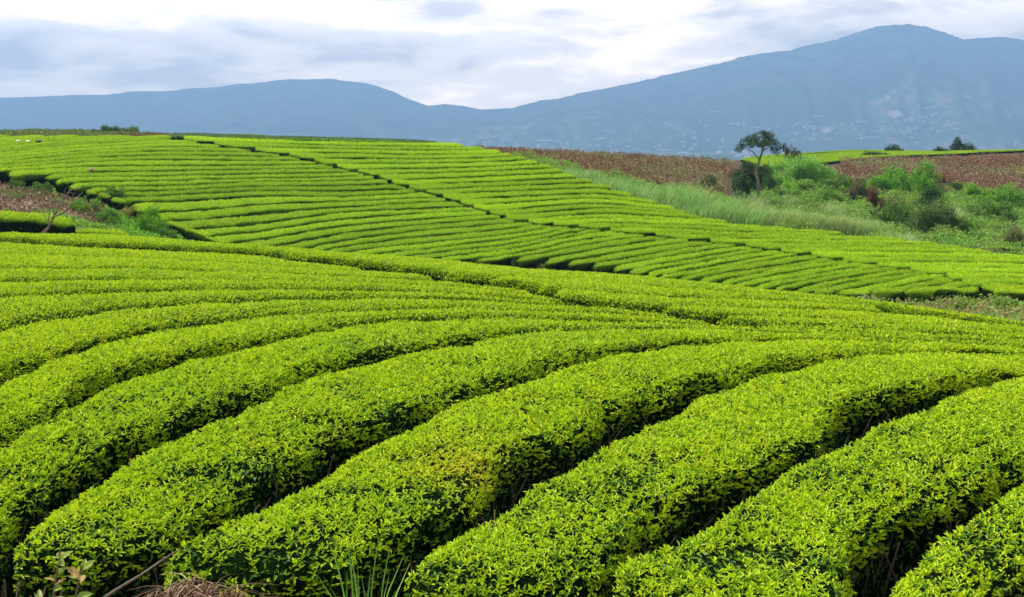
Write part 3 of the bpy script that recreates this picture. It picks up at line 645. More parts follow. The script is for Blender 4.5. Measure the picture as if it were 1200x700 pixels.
RID = np.array([(-500, 120), (-250, 112), (0, 115), (60, 113), (120, 112), (165, 107), (200, 107), (260, 103), (300, 97), (340, 93.5), (385, 94), (430, 99), (452, 105), (470, 113), (500, 125), (520, 123), (545, 126), (575, 130), (640, 150), (760, 172)], float)
RIR = np.array([(380, 178), (480, 150), (540, 134), (575, 129), (600, 127), (640, 118), (700, 105), (740, 97), (790, 87), (850, 75), (870, 69), (900, 63), (940, 55), (980, 47), (1005, 38), (1030, 32), (1060, 29.5), (1085, 31), (1105, 37), (1130, 47), (1150, 45), (1170, 43.5), (1200, 47), (1300, 60), (1450, 52), (1700, 90)], float)
def mountain(name, rid, Yr, Yf, pxr, label, seed, power, forest0):
    us = np.linspace((pxr[0]-600)/FPX, (pxr[1]-600)/FPX, 460); ts = np.concatenate([np.linspace(0, 1, 150), 1+np.linspace(0, 1, 30)[1:]**1.3*.24])
    U, Tt = np.meshgrid(us, ts); Yg = Yf+(Yr-Yf)*Tt; X = U*Yg
    rp = np.interp(600+FPX*U, rid[:, 0], rid[:, 1]); zr = px_y(rp, Yr); Pq = np.stack([X.ravel(), Yg.ravel(), 0*X.ravel()], 1)
    zb = zv(X, Yg)-8
    sh = np.where(Tt <= 1, np.clip(Tt, 0, 1)**power, 1-(Tt-1)**2*.9)
    # spurs and gullies run down from the ridge
    sp1 = 1-np.abs(vnoise(np.stack([(U*FPX/60).ravel(), (Tt*1.1).ravel()+3, 0*X.ravel()], 1), 1, seed)); sp2 = 1-np.abs(vnoise(np.stack([(U*FPX/22).ravel()+(Tt*2).ravel(), (Tt*2.6).ravel(), 0*X.ravel()], 1), 1, seed+3))
    spur = (sp1*.65+sp2*.35).reshape(X.shape)-.72
    hgt = np.maximum(zr-zb, 5)
    z = zb+hgt*sh+spur*np.clip(Tt*(1-Tt)*4, 0, 1)*hgt*.24+fbm(Pq, 160, seed+9, 4).reshape(X.shape)*16*np.clip(Tt*2, .2, 1)
    z += np.where(Tt > .4, 1, 0)*np.abs(fbm(Pq, 40, seed+19, 2)).reshape(X.shape)*7
    V = np.stack([X.ravel(), Yg.ravel(), z.ravel()], 1); n_, m_ = U.shape; id_ = np.arange(n_*m_).reshape(n_, m_)
    F = np.stack([id_[:-1, :-1].ravel(), id_[:-1, 1:].ravel(), id_[1:, 1:].ravel(), id_[1:, :-1].ravel()], 1)
    c = np.zeros((len(V), 3)); c[:, 0] = np.clip((Tt.ravel()-forest0+.12*fbm(Pq, 500, 5))/.12, 0, 1)
    return tag(mesh_obj(name, V, F, M_VALLEY, col=c, smooth=True), label, 'mountain', kind='structure')
mountain('mountains', RID, 6900, 4900, (-500, 760), 'low forested mountain ridge on the left horizon', 5, .9, -.2)
mountain('mountains', RIR, 6400, 3600, (380, 1700), 'tall blue mountain rising to the right', 8, 1.35, .52)

hv = bpy.data.meshes.new('haze'); X0, X1, Y0_, Y1_, Z0, Z1 = -8600, 8600, -60, 7560, -90, 730
hv.from_pydata([(x, y, z) for x in (X0, X1) for y in (Y0_, Y1_) for z in (Z0, Z1)], [], [(0, 1, 3, 2), (4, 6, 7, 5), (0, 4, 5, 1), (2, 3, 7, 6), (0, 2, 6, 4), (1, 5, 7, 3)])
ho = bpy.data.objects.new('haze', hv); COL.objects.link(ho); ho['kind'] = 'stuff'; ho['label'] = 'pale blue air that fades the mountains'
m, t = mat_new('haze_air'); pv = t.nodes.new('ShaderNodeVolumePrincipled'); pv.inputs['Color'].default_value = (.35, .605, 1.0, 1); pv.inputs['Density'].default_value = 3.3e-4; pv.inputs['Anisotropy'].default_value = .1
oo = t.nodes.new('ShaderNodeOutputMaterial'); t.links.new(pv.outputs[0], oo.inputs['Volume']); hv.materials.append(m)

# far houses and greenhouses
def surf_far(px, py):
    ys = np.exp(np.linspace(math.log(900), math.log(6200), 500)); u = (px-600)/FPX
    z = zv(u*ys, ys)
    # the mountain's foot covers the valley floor beyond 3600 m on the right
    rp = float(np.interp(px, RIR[:, 0], RIR[:, 1])); T_ = np.clip((ys-3600)/2800, 0, 1); zm = zv(u*ys, ys)-8+np.maximum(px_y(rp, 6400)-zv(u*ys, ys)+8, 5)*T_**1.35
    z = np.where(px > 420, np.maximum(z, zm), z); pp = HOR-FPX*z/ys; k = np.nonzero(pp <= py)[0]
    if not len(k): return None
    return u*ys[k[0]], ys[k[0]], z[k[0]]
def flat_mat(name, c, rough=.7, emit=None):
    m, t = mat_new(name); p = t.nodes.new('ShaderNodeBsdfPrincipled'); p.inputs['Base Color'].default_value = (*c, 1); p.inputs['Roughness'].default_value = rough
    nn = t.nodes.new('ShaderNodeTexNoise'); nn.inputs['Scale'].default_value = 6; hs = t.nodes.new('ShaderNodeMixRGB'); hs.blend_type = 'MULTIPLY'; hs.inputs[0].default_value = .25; hs.inputs[1].default_value = (*c, 1)
    t.links.new(nn.outputs[0], hs.inputs[2]); t.links.new(hs.outputs[0], p.inputs['Base Color'])
    o = t.nodes.new('ShaderNodeOutputMaterial'); t.links.new(p.outputs[0], o.inputs[0]); return m
M_WHITE = flat_mat('pale_wall', (.62, .6, .57)); M_ROOFP = flat_mat('pink_roof', (.55, .33, .27)); M_GH = flat_mat('greenhouse_film', (.6, .62, .65), .5)
def house_mesh(w, d, h, r, mats):
    v = [(-w/2, -d/2, -4), (w/2, -d/2, -4), (w/2, d/2, -4), (-w/2, d/2, -4), (-w/2, -d/2, h), (w/2, -d/2, h), (w/2, d/2, h), (-w/2, d/2, h), (-w/2-.6, 0, h+r), (w/2+.6, 0, h+r)]
    f = [(0, 1, 5, 4), (1, 2, 6, 5), (2, 3, 7, 6), (3, 0, 4, 7), (5, 6, 9), (7, 4, 8), (4, 5, 9, 8), (6, 7, 8, 9)]
    me = bpy.data.meshes.new('far_building'); me.from_pydata(v, [], f)
    for mm in mats: me.materials.append(mm)
    for p in me.polygons: p.material_index = 1 if p.index >= 6 else 0
    return me
HM = [house_mesh(12, 8, 4, 2.5, (M_WHITE, M_ROOFP)), house_mesh(9, 7, 4, 2, (M_WHITE, M_WHITE)), house_mesh(16, 8, 4, 2, (M_WHITE, M_WHITE)), house_mesh(14, 9, 4, 3, (M_ROOFP, M_ROOFP))]
GM = [house_mesh(40, 20, 3, 1.5, (M_GH, M_GH)), house_mesh(70, 22, 3, 1.5, (M_GH, M_GH))]
spots = []
for (cx, cy_, sx, sy, k) in ((660, 172, 60, 6, 26), (760, 165, 60, 8, 22), (880, 180, 26, 3, 16), (800, 178, 40, 4, 14), (1000, 158, 110, 10, 40), (1130, 150, 60, 12, 30), (590, 164, 30, 4, 14), (900, 150, 90, 8, 20), (700, 150, 70, 6, 10)):
    for _ in range(k): spots.append((cx+rng.normal()*sx*.8, cy_+rng.normal()*sy*.8))
for px, py in spots:
    s_ = surf_far(px, min(py, 185))
    if s_ is None: continue
    o = bpy.data.objects.new('far_house', HM[rng.integers(4)]); COL.objects.link(o); o.location = s_; o.rotation_euler = (0, 0, rng.uniform(-.6, .6))
    tag(o, 'tiny pale house among the fields of the hazy valley', 'house', 'houses scattered over the far valley')
for px, py, a in [(1078, 139, .1), (1066, 142, .15), (1090, 128, .7), (1100, 134, .5), (1098, 125, .8), (1145, 137, 0), (1180, 139, 0), (1160, 133, 0), (1172, 136, 0), (486, 161, 0), (566, 163, 0), (575, 161, .1), (592, 164, 0), (640, 166, 0), (700, 163, .2), (755, 151, .2), (905, 157, .1), (862, 146, 0), (948, 149, .2), (1010, 143, .1), (1040, 150, 0), (1125, 152, .1), (960, 137, .1), (1020, 162, 0), (1185, 160, .1), (840, 132, 0)]:
    s_ = surf_far(px, py)
    if s_ is None: continue
    o = bpy.data.objects.new('far_greenhouse', GM[rng.integers(2)]); COL.objects.link(o); o.location = s_; o.rotation_euler = (0, 0, a)
    tag(o, 'long white greenhouse roof on the far valley slope', 'greenhouse', 'greenhouses on the far slope')

# ------------------------------------------------------------------ shrubs, trees, grass
G_BRIGHT = [(.16, .34, .03), (.10, .24, .025), (.24, .42, .04)]
G_DARK = [(.035, .085, .02), (.02, .06, .015), (.07, .14, .03)]
G_MID = [(.09, .20, .03), (.05, .13, .02), (.16, .29, .04)]
G_RED = [(.08, .04, .02), (.13, .06, .035), (.05, .035, .02)]
G_OLIVE = [(.16, .18, .05), (.10, .14, .035), (.24, .22, .09)]
def lobes(c, rx, ry, h, k, seed):
    r = np.random.default_rng(seed); L_ = []
    for i in range(k):
        a = r.uniform(0, 2*math.pi); q = r.uniform(.0, .95)**.7; zz = r.uniform(.12, .42+.42*(1-q*q))
        s = r.uniform(.17, .46)*(1.05-.4*q)
        L_.append((c[0]+math.cos(a)*q*rx, c[1]+math.sin(a)*q*ry, c[2]+h*zz, rx*s, ry*s, h*s*.75))
    return L_
def lobe_leaves(L_, size, cover, pal, seed, droop=0.0, shape=.5, flat=0.0):
    r = np.random.default_rng(seed); P_, N_ = [], []
    for (x, y, z, a, b, c) in L_:
        ar = 4*math.pi*((a*b)**1.6+(a*c)**1.6+(b*c)**1.6)**(1/1.6)/3**(1/1.6); n = int(ar*cover/(size*size*.35))+6
        u = norm(r.normal(size=(n, 3))); q = (1-r.random(n)**2.2*.55)[:, None]
        q = q*(1+.45*vnoise(u*1.0+np.array([x, y, z])*3, .45, seed))[:, None]*np.where(r.random(n) < .06, r.uniform(1.0, 1.5, n), 1)[:, None]; p = np.array([x, y, z])+u*q*np.array([a, b, c]); P_.append(p); N_.append(norm(u/np.array([a, b, c])))
    P_ = np.concatenate(P_); N_ = np.concatenate(N_); n = len(P_); P_ += .5*size*np.stack([vnoise(P_, size*3, s) for s in (1, 2, 3)], 1)*2
    rd = norm(r.normal(size=(n, 3))); d = norm(N_*.5+rd*.9+np.array([0, 0, .35-droop])); fn = norm(N_*.7+rd[:, ::-1]*.6+np.array([0, 0, .5+flat])); fn = norm(fn-d*np.sum(fn*d, 1)[:, None])
    ln = size*r.uniform(.6, 1.3, n); V, F, k = leaf_geo(P_, d, fn, ln, ln*shape, near=False)
    pal = np.array(pal); ix = np.clip((fbm(P_, size*6, seed)*1.6+r.normal(size=n)*.7+1).astype(int), 0, len(pal)-1); c = pal[ix]*r.uniform(.75, 1.25, n)[:, None]
    return V, F, np.repeat(c, k, 0)
def shrub(label, px, py, wpx, hpx, pal, Yr, size=None, cat='shrub', name='shrub', group=None, k=None, depth=None, cover=1.0):
    c = at(px, py, *Yr); s = c[1]/FPX; rx = wpx*s/2; h = hpx*s; ry = depth or min(rx, h*1.2)
    wpx = wpx*1.2; rx *= 1.2; h *= 1.4; pal = np.array(pal)*rng.uniform(.8, 1.15)*np.array([1.9, 1.7, 1.5])
    seed = int(px*7+py); root = empty(name, tuple(c)); tag(root, label, cat, group)
    L_ = [(x-c[0], y-c[1], z-c[2], a, b, d) for (x, y, z, a, b, d) in lobes(c, rx, ry, h, k or int(15+rx*5), seed)]
    size = size or max(.05, 1.9*s)
    V, F, C_ = lobe_leaves(L_, size, cover, pal, seed); V[:, 2] = np.maximum(V[:, 2], .02)
    mesh_obj('foliage', V, F, M_FARLEAF, root, col=C_)
    Vs, Fs, b = [], [], 0; r = np.random.default_rng(seed)
    for i in range(5):
        l_ = L_[i % len(L_)]; v, f = tube([(r.uniform(-.1, .1)*rx, 0, -.1), (l_[0]*.5, l_[1]*.5, l_[2]*.6), (l_[0], l_[1], l_[2]+l_[5]*.4)], [.02*h+.01, .015*h+.006, .004], 5)
        Vs.append(v); Fs.append(f+b); b += len(v)
    mesh_obj('stem', np.concatenate(Vs), np.concatenate(Fs), M_TWIG, root)
    return root
SR = (50, 110); SL = (30, 47.5)
SH = 'shrubs in the scrub right of the tea slope'
for a in [
 ('rounded dark green shrub mass standing around the foot of the lone tree', 881, 224, 42, 27, G_DARK, (60, 95)),
 ('dark shrub hugging the left side of the lone tree trunk', 868, 236, 28, 24, G_DARK, (60, 95)),
 ('low whitish-leaved shrub below the lone tree, next to the bare earth', 868, 243, 18, 13, [(.2, .28, .16), (.10, .2, .08), (.05, .12, .03)], (60, 95)),
 ('small reddish green bush alone on the skyline tea right of the lone tree', 930, 193, 17, 17, [(.07, .09, .03), (.11, .08, .035), (.05, .08, .025)], (84, 125)),
 ('small dark bush left of the yellow marker', 832, 224, 17, 12, G_DARK, (62, 95)),
 ('light green rounded bush right of the lone tree, in front of the grassy mound', 928, 232, 24, 14, G_BRIGHT, (55, 95)),
 ('small dark green bush right behind the lone tree trunk', 905, 232, 26, 20, G_DARK, (55, 95)),
 ('feathery light green thicket on the mound right of the lone tree', 938, 222, 66, 30, [(.14, .30, .05), (.10, .22, .04), (.2, .36, .08)], (60, 95)),
 ('long bright leafy bush with dark foot below the brown field', 1046, 231, 56, 25, [(.12, .30, .02), (.05, .15, .015), (.18, .38, .03)], (60, 92)),
 ('tall bright green bush right of the long leafy bush', 1084, 236, 36, 32, [(.12, .30, .02), (.06, .16, .015), (.18, .38, .03)], (60, 92)),
 ('brownish dark bush left of the red-leaved shrub', 1008, 240, 30, 22, [(.07, .10, .03), (.13, .10, .05), (.05, .10, .02)], (58, 92)),
 ('upright red-brown leaved shrub in the middle of the scrub', 1025, 254, 17, 27, G_RED, (55, 92)),
 ('small dark red shrub at the lower rim of the brown field', 1105, 221, 11, 14, G_RED, (70, 98)),
 ('dark bush below the tall bright green bush', 1090, 250, 34, 22, G_DARK, (55, 90)),
 ('shaggy dark green bush right of the red-leaved shrub', 1052, 271, 36, 28, [(.06, .15, .02), (.04, .09, .02), (.12, .22, .04)], (53, 85)),
 ('low olive bush just right of the red-leaved shrub', 1043, 252, 26, 13, G_OLIVE, (55, 90)),
 ('big rounded mound of bush and grass near the tea edge', 1098, 278, 56, 34, [(.10, .18, .04), (.05, .10, .025), (.2, .28, .07)], (49, 85)),
 ('light green bush below the far right of the brown field', 1143, 243, 44, 20, G_BRIGHT, (55, 92)),
 ('wide green bush rising at the right edge under the brown field', 1182, 245, 50, 22, [(.12, .27, .03), (.07, .17, .02), (.2, .36, .05)], (55, 92)),
 ('middle bush of the dense clump at the right edge', 1160, 262, 50, 22, G_MID, (52, 90)),
 ('olive brown bush at the right edge just above the tea', 1186, 294, 34, 22, [(.12, .13, .05), (.08, .10, .03), (.16, .2, .06)], (46, 80)),
 ('dark bush between the mound and the olive brown bush', 1138, 281, 32, 16, G_MID, (48, 84)),
 ('pale green bush behind the tall grass at the tea edge', 966, 240, 40, 17, [(.14, .27, .05), (.08, .18, .03), (.22, .34, .08)], (56, 92)),
 ('dark little bush on the grassy strip under the bare earth', 912, 252, 18, 13, G_DARK, (55, 90)),
 ('green bush in the grass halfway to the red-leaved shrub', 985, 228, 36, 17, G_MID, (60, 92)),
 ('low bush on the rim of the brown field above the tall bright bush', 1125, 226, 30, 10, G_MID, (66, 98)),
]: shrub(a[0], *a[1:6], a[6], group=SH)
SKY = (118, 152)
shrub('low grey-green bush under the skyline conifer', 1130, 179, 27, 9, G_DARK, SKY, group='bushes on the far skyline')
shrub('round dark bush on the skyline tea, left of the conifer', 1047, 180, 17, 9, G_DARK, SKY, group='bushes on the far skyline')
shrub('long low dark bush along the lower edge of the skyline tea', 1024, 185, 38, 6, G_DARK, SKY, group='bushes on the far skyline')
shrub('thin low bush just left of the conifer mound', 1104, 181, 18, 6, G_DARK, SKY, group='bushes on the far skyline')
SG = 'shrubs in the scrub left of the tea slope'
for a in [
 ('round dark green bush against the tips of the tea rows', 133, 240, 26, 21, [(.07, .17, .02), (.04, .10, .02), (.12, .25, .03)]),
 ('large bright green bush in the lower part of the left scrub', 175, 277, 34, 26, [(.12, .28, .02), (.07, .17, .02), (.2, .38, .03)]),
 ('small bush on the dry tan patch near the left edge', 20, 222, 13, 10, G_MID),
 ('low dark bush in the middle of the dry tan patch', 19, 236, 14, 8, G_MID),
 ('leafy bush at the upper rim of the dry tan patch', 50, 222, 24, 9, G_MID),
 ('spreading bush halfway between the dead shrub and the tea tips', 124, 264, 30, 15, [(.10, .22, .025), (.05, .13, .02), (.16, .3, .03)]),
 ('low bush just right of the dead shrub', 100, 250, 26, 16, [(.12, .27, .025), (.07, .16, .02), (.2, .38, .03)]),
 ('dusty green bush beside the lowest tea tips of the left scrub', 196, 286, 30, 13, G_MID),
 ('bushy clump between the two round bushes of the left scrub', 152, 258, 28, 12, G_OLIVE),
 ('dark bush tucked at the end of the lowest tea tips', 247, 296, 16, 13, G_DARK),
 ('dark bush tucked under the staggered tea tips', 213, 276, 22, 13, G_DARK),
]: shrub(*a, SL, group=SG, cover=1.1)
for a in [
 ('low green bush at the right edge in the gully', 1180, 368, 40, 14, [(.12, .25, .03), (.10, .18, .03), (.2, .33, .05)]),
 ('yellow green bush in the gully near the right edge', 1133, 364, 34, 12, [(.14, .28, .03), (.10, .18, .03), (.24, .36, .05)]),
 ('small bright bush in the gully below the last tea rows', 1088, 357, 18, 8, G_BRIGHT),
 ('dark bush at the gully under the tea row ends', 925, 348, 30, 12, G_MID),
 ('grey green bush at the gully bottom right of the bare earth', 985, 352, 26, 11, G_MID),
 ('dry brown bush in the gully by the middle of the brow', 655, 314, 40, 8, G_OLIVE),
 ('dark bush in the gully where the brow dips', 610, 311, 26, 10, G_DARK),
 ('grey bush in the gully right of the dry brown one', 706, 322, 40, 8, G_MID),
 ('dusky bush in the gully beneath the short tea tips', 760, 332, 40, 9, G_MID),
]: shrub(*a, (22, 46), group='bushes along the gully', cover=1.1)
# clipped piece of hedge and low bright hedge behind the dead shrub
def hedge_at(label, xs, top, thick, Yr, H, seed, cat='hedge'):
    Fp = np.concatenate([unproj(x, y, H, *Yr) for x, y in zip(xs, top)]); Nn = Fp.copy(); Nn[:, 1] -= thick; Nn[:, 0] *= Nn[:, 1]/Fp[:, 1]; Nn[:, 2] = zg(Nn[:, 0], Nn[:, 1])+H
    return tea_row(Fp, Nn, H, .15, label, 'short hedges behind the border hedge', seed, lai=1.9)
hedge_at('short bright clipped hedge at the left edge behind the dead shrub', np.linspace(-60, 88, 20), np.interp(np.linspace(-60, 88, 20), [-60, 0, 40, 60, 88], [246, 247, 249, 252, 257]), 1.6, (30, 37), .75, 901)
hedge_at('low bright tea hedge ending right of the dead shrub', np.linspace(86, 152, 12), np.interp(np.linspace(86, 152, 12), [86, 152], [266, 272]), 1.0, (29.8, 37), .35, 905)
# far hedge on the top left skyline
shrub('low dark green hedge along the top left skyline', 130, 158.5, 52, 7, [(.08, .17, .03), (.04, .10, .02), (.14, .26, .04)], (88, 112), k=22, depth=.9, cat='hedge', name='skyline_hedge')
shrub('rounder bush at the right end of the top left skyline hedge', 155, 158.5, 13, 9, G_MID, (88, 112))

# lone tree
def branchy(name_root, label, cat, base, H, trunk, limbs, crown_lobes, size, pal, seed, barkmat, rtr, flat=0.0, cover=.8):
    root = empty(name_root, tuple(base)); tag(root, label, cat)
    Vs, Fs, b = [], [], 0
    for pts, rad in [(trunk, np.linspace(rtr, rtr*.45, len(trunk)))]+[(p, np.linspace(rtr*.42, rtr*.08, len(p))) for p in limbs]:
        v, f = tube(np.array(pts)*H, rad, 7); Vs.append(v); Fs.append(f+b); b += len(v)
    mesh_obj('trunk', np.concatenate(Vs), np.concatenate(Fs), barkmat, root, smooth=True)
    if crown_lobes:
        V, F, C_ = lobe_leaves([tuple(q*H for q in l_) for l_ in crown_lobes], size, cover, pal, seed, flat=flat)
        mesh_obj('crown', V, F, M_FARLEAF, root, col=C_)
    return root
tb = at(888, 236, 66, 95); s = tb[1]/FPX; TH = 80*s
tr_ = [(0, 0, -.05), (.01, 0, .25), (-.02, 0, .45), (.03, .0, .62), (.07, 0, .74), (.06, 0, .84)]
lm = [[(.03, 0, .60), (-.06, .05, .72), (-.18, .06, .80), (-.27, .04, .80)], [(.07, 0, .74), (.17, -.04, .80), (.3, -.05, .76), (.38, -.04, .72)], [(.06, 0, .80), (.0, .06, .9), (-.06, .1, .95)], [(.06, 0, .82), (.12, -.05, .92), (.16, -.08, .97)], [(.05, 0, .68), (.12, .12, .78), (.14, .2, .82)], [(.05, 0, .68), (.04, -.14, .78), (.0, -.22, .84)], [(-.02, 0, .44), (-.06, 0, .5), (-.05, 0, .55)]]
rr_ = np.random.default_rng(4)
CLB = [(-.28, .03, .80, .075, .08, .035), (-.20, .05, .86, .10, .1, .045), (-.10, .08, .92, .10, .1, .04), (-.14, -.1, .82, .08, .09, .03), (.0, .05, .95, .10, .1, .04), (.12, -.04, .97, .09, .1, .045), (.16, .08, .93, .09, .09, .04), (.2, .0, .86, .10, .1, .035), (.29, -.05, .80, .10, .09, .035), (.38, -.04, .745, .07, .07, .025), (.06, -.16, .86, .11, .1, .035), (.08, .16, .84, .11, .1, .035), (.0, -.02, .83, .09, .09, .035), (.17, -.12, .76, .07, .08, .025), (-.33, 0, .76, .05, .06, .02), (.1, .0, .88, .08, .08, .04), (.05, 0, 1.0, .06, .06, .02), (.24, .05, .71, .06, .06, .02), (-.06, .14, .88, .08, .08, .03)]
branchy('lone_tree', 'lone flat-topped tree with bare pale trunk rising out of dark bushes', 'tree', tb, TH, tr_, lm, [(a+.03, b, c, d*.86, e*.9, f*1.25) for a, b, c, d, e, f in CLB], .11, [(.07, .13, .035), (.045, .09, .03), (.17, .23, .07)], 3, M_BARK, .115, cover=.9)
cb = at(1122, 180, *SKY); s = cb[1]/FPX; CH = 20*s
cl_ = [(math.cos(i*2.4)*(.38-.33*z), math.sin(i*2.4)*(.38-.33*z), z, .20*(1.15-z), .20*(1.15-z), .07) for i, z in enumerate(np.linspace(.28, .95, 16))]
branchy('conifer_tree', 'small cone-shaped grey-green tree alone on the right skyline', 'tree', cb, CH, [(0, 0, -.03), (0, 0, .5), (0, 0, .98)], [[(0, 0, .4), (.2, 0, .42), (.3, 0, .38)], [(0, 0, .45), (-.2, .1, .48), (-.3, .1, .42)]], cl_+[(0, 0, .5, .15, .15, .3)], .16, [(.05, .08, .04), (.035, .06, .03), (.09, .12, .06)], 5, M_BARK, .07, cover=1.0)

# dead shrub in front of the short hedge
db = np.array([(52-600)/FPX*30.4, 30.4, 0]); db[2] = zg(db[0], db[1]); s = db[1]/FPX
def tw(*p): return [((x-52)*s, (i*.06), (HOR-y)*s-db[2]) for i, (x, y) in enumerate(p)]
root = empty('dead_shrub', tuple(db)); tag(root, 'leafless pale dead shrub leaning right beside the short clipped hedge', 'dead shrub')
Vs, Fs, b = [], [], 0
for p, r0 in [(tw((46, 290), (52, 272), (55, 266), (59, 257), (64, 244), (70, 232), (76, 224), (85, 220)), .045), (tw((57, 260), (57, 246), (62, 232), (66, 226)), .02), (tw((60, 256), (72, 250), (82, 240), (88, 232), (93, 226)), .03), (tw((40, 290), (46, 276), (50, 270), (56, 264)), .04),
              (tw((70, 232), (80, 226), (90, 228)), .012), (tw((82, 240), (90, 238), (96, 233)), .012), (tw((66, 239), (74, 228), (75, 220)), .012), (tw((62, 252), (70, 244), (74, 236)), .016), (tw((84, 237), (85, 228), (90, 221)), .012), (tw((97, 236), (101, 230), (104, 228)), .01), (tw((57, 262), (50, 252), (49, 244)), .014)]:
    v, f = tube(p, np.linspace(r0, r0*.3, len(p)), 5); Vs.append(v); Fs.append(f+b); b += len(v)
mesh_obj('branches', np.concatenate(Vs), np.concatenate(Fs), M_PALEBARK, root, smooth=True)

# blades of grass
def blades(P0, hgt, wid, lean, pal, seed, seg=3, stray=.35):
    n = len(P0); r = np.random.default_rng(seed); a = r.uniform(0, 2*math.pi, n); dr = np.stack([np.cos(a), np.sin(a), 0*a], 1)*r.uniform(.1, 1, n)[:, None]*stray+np.array(lean)
    sd_ = norm(np.stack([-np.sin(a), np.cos(a)*.3, 0*a], 1)+np.array([.6, 0, 0])); Vs = []
    for k in range(seg+1):
        t = k/seg; c = P0+np.array([0, 0, 1.0])*(hgt*(t-.35*t*t*stray*2))[:, None]+dr*(hgt*t*t)[:, None]; w = (wid*(1-t)**.7*.5+.0006)[:, None]
        Vs += [c-sd_*w, c+sd_*w]
    V = np.stack(Vs, 1).reshape(-1, 3); b = (np.arange(n)*(2*seg+2))[:, None]
    F = np.concatenate([b+np.array([2*k, 2*k+1, 2*k+3, 2*k+2]) for k in range(seg)])
    pal = np.array(pal); c = pal[r.integers(len(pal), size=n)]*r.uniform(.75, 1.25, n)[:, None]; return V, F, np.repeat(c, 2*seg+2, 0)
def scatter_px(n, xr, ylo, Yr, seed, yspread=6):
    """ground points spread in a strip: picture column range, base row function, some depth"""
    r = np.random.default_rng(seed); x = r.uniform(*xr, n); pts = []
    for xx in x: pts.append(at(xx, ylo(xx)+r.normal()*yspread*.5, *Yr))
    p = np.array(pts); p[:, 1] += r.uniform(-.2, 2.0, n); p[:, 2] = zg(p[:, 0], p[:, 1]); return p
base_l = ln_((640, 203), (700, 221), (750, 236), (800, 251), (850, 262), (900, 269), (950, 275), (1000, 280), (1050, 288))
hl = lambda x: np.interp(x, [640, 680, 720, 800, 870, 930, 1000, 1050], [.5, 1.0, 1.5, 1.7, 1.55, 1.4, 1.25, .8])
P0 = np.concatenate([scatter_px(900, (640, 1050), base_l, (56, 82), 1, 5)])
clv = np.repeat(P0, 16, 0); r_ = np.random.default_rng(2); clv[:, :2] += r_.normal(size=(len(clv), 2))*.22; clv[:, 2] = zg(clv[:, 0], clv[:, 1])-.05
pxc = 600+FPX*clv[:, 0]/clv[:, 1]; hh = hl(pxc)*r_.uniform(.45, 1.15, len(clv))*(1+.8*fbm(clv, 2.2, 4))
V, F, C_ = blades(clv, hh, np.full(len(clv), .035), (.12, -.05, 0), [(.28, .54, .11), (.36, .62, .16), (.20, .44, .06), (.50, .66, .26), (.34, .42, .14)], 5, stray=.5)
dryk = (fbm(clv, 5, 23) > .12) & (pxc > 860); C_ = np.where(np.repeat(dryk, 8)[:, None] & (rng.random(len(C_)//8).repeat(8) < .55)[:, None], C_*.5+np.array([.27, .20, .09]), C_)
tag(mesh_obj('tall_grass', V, F, M_GRASS, col=C_), 'belt of tall pale elephant grass behind the upper edge of the tea slope', 'grass', kind='stuff')
for cx_, cy2, w_, h_, sd2 in ((1062, 290, 26, .9, 1), (1118, 262, 34, 1.3, 2), (985, 255, 26, 1.2, 3), (905, 240, 60, .9, 4), (970, 222, 40, 1.0, 5)):
    pts = scatter_px(60, (cx_-w_/2, cx_+w_/2), lambda x: cy2, (49, 95), 40+sd2, 4); q = np.repeat(pts, 14, 0); q[:, :2] += r_.normal(size=(len(q), 2))*.2; q[:, 2] = zg(q[:, 0], q[:, 1])-.05
    V, F, C_ = blades(q, h_*r_.uniform(.5, 1.1, len(q)), np.full(len(q), .035), (.15, 0, 0), [(.40, .58, .18), (.28, .46, .12), (.55, .62, .32)], 60+sd2, stray=.5)
    tag(mesh_obj('tall_grass', V, F, M_GRASS, col=C_), 'loose tuft of tall pale grass among the scrub bushes', 'grass', kind='stuff')

q = []
rq = np.random.default_rng(77)
for _ in range(300):
    xx = rq.uniform(860, 1290); yy = rq.uniform(50, 86); cpt = np.array([(xx-600)/FPX*yy, yy, 0]); ed_ = np.interp(xx, [860, 900, 1000, 1100, 1200, 1400], [56, 55.5, 53.6, 50, 46.6, 46.6])
    if yy > ed_+1 and vnoise(cpt[None], 6, 8)[0] > -.1: q.append(cpt)
q = np.repeat(np.array(q), 18, 0); q[:, :2] += r_.normal(size=(len(q), 2))*.25; q[:, 2] = zg(q[:, 0], q[:, 1])-.05
V, F, C_ = blades(q, .95*r_.uniform(.4, 1.2, len(q))*(1+.4*vnoise(q, 4, 9)), np.full(len(q), .035), (.12, 0, 0), [(.34, .50, .14), (.24, .40, .08), (.50, .52, .24), (.42, .36, .17), (.18, .32, .06)], 77, stray=.6)
tag(mesh_obj('tall_grass', V, F, M_GRASS, col=C_), 'scattered tall pale grass between the scrub bushes', 'grass', kind='stuff')

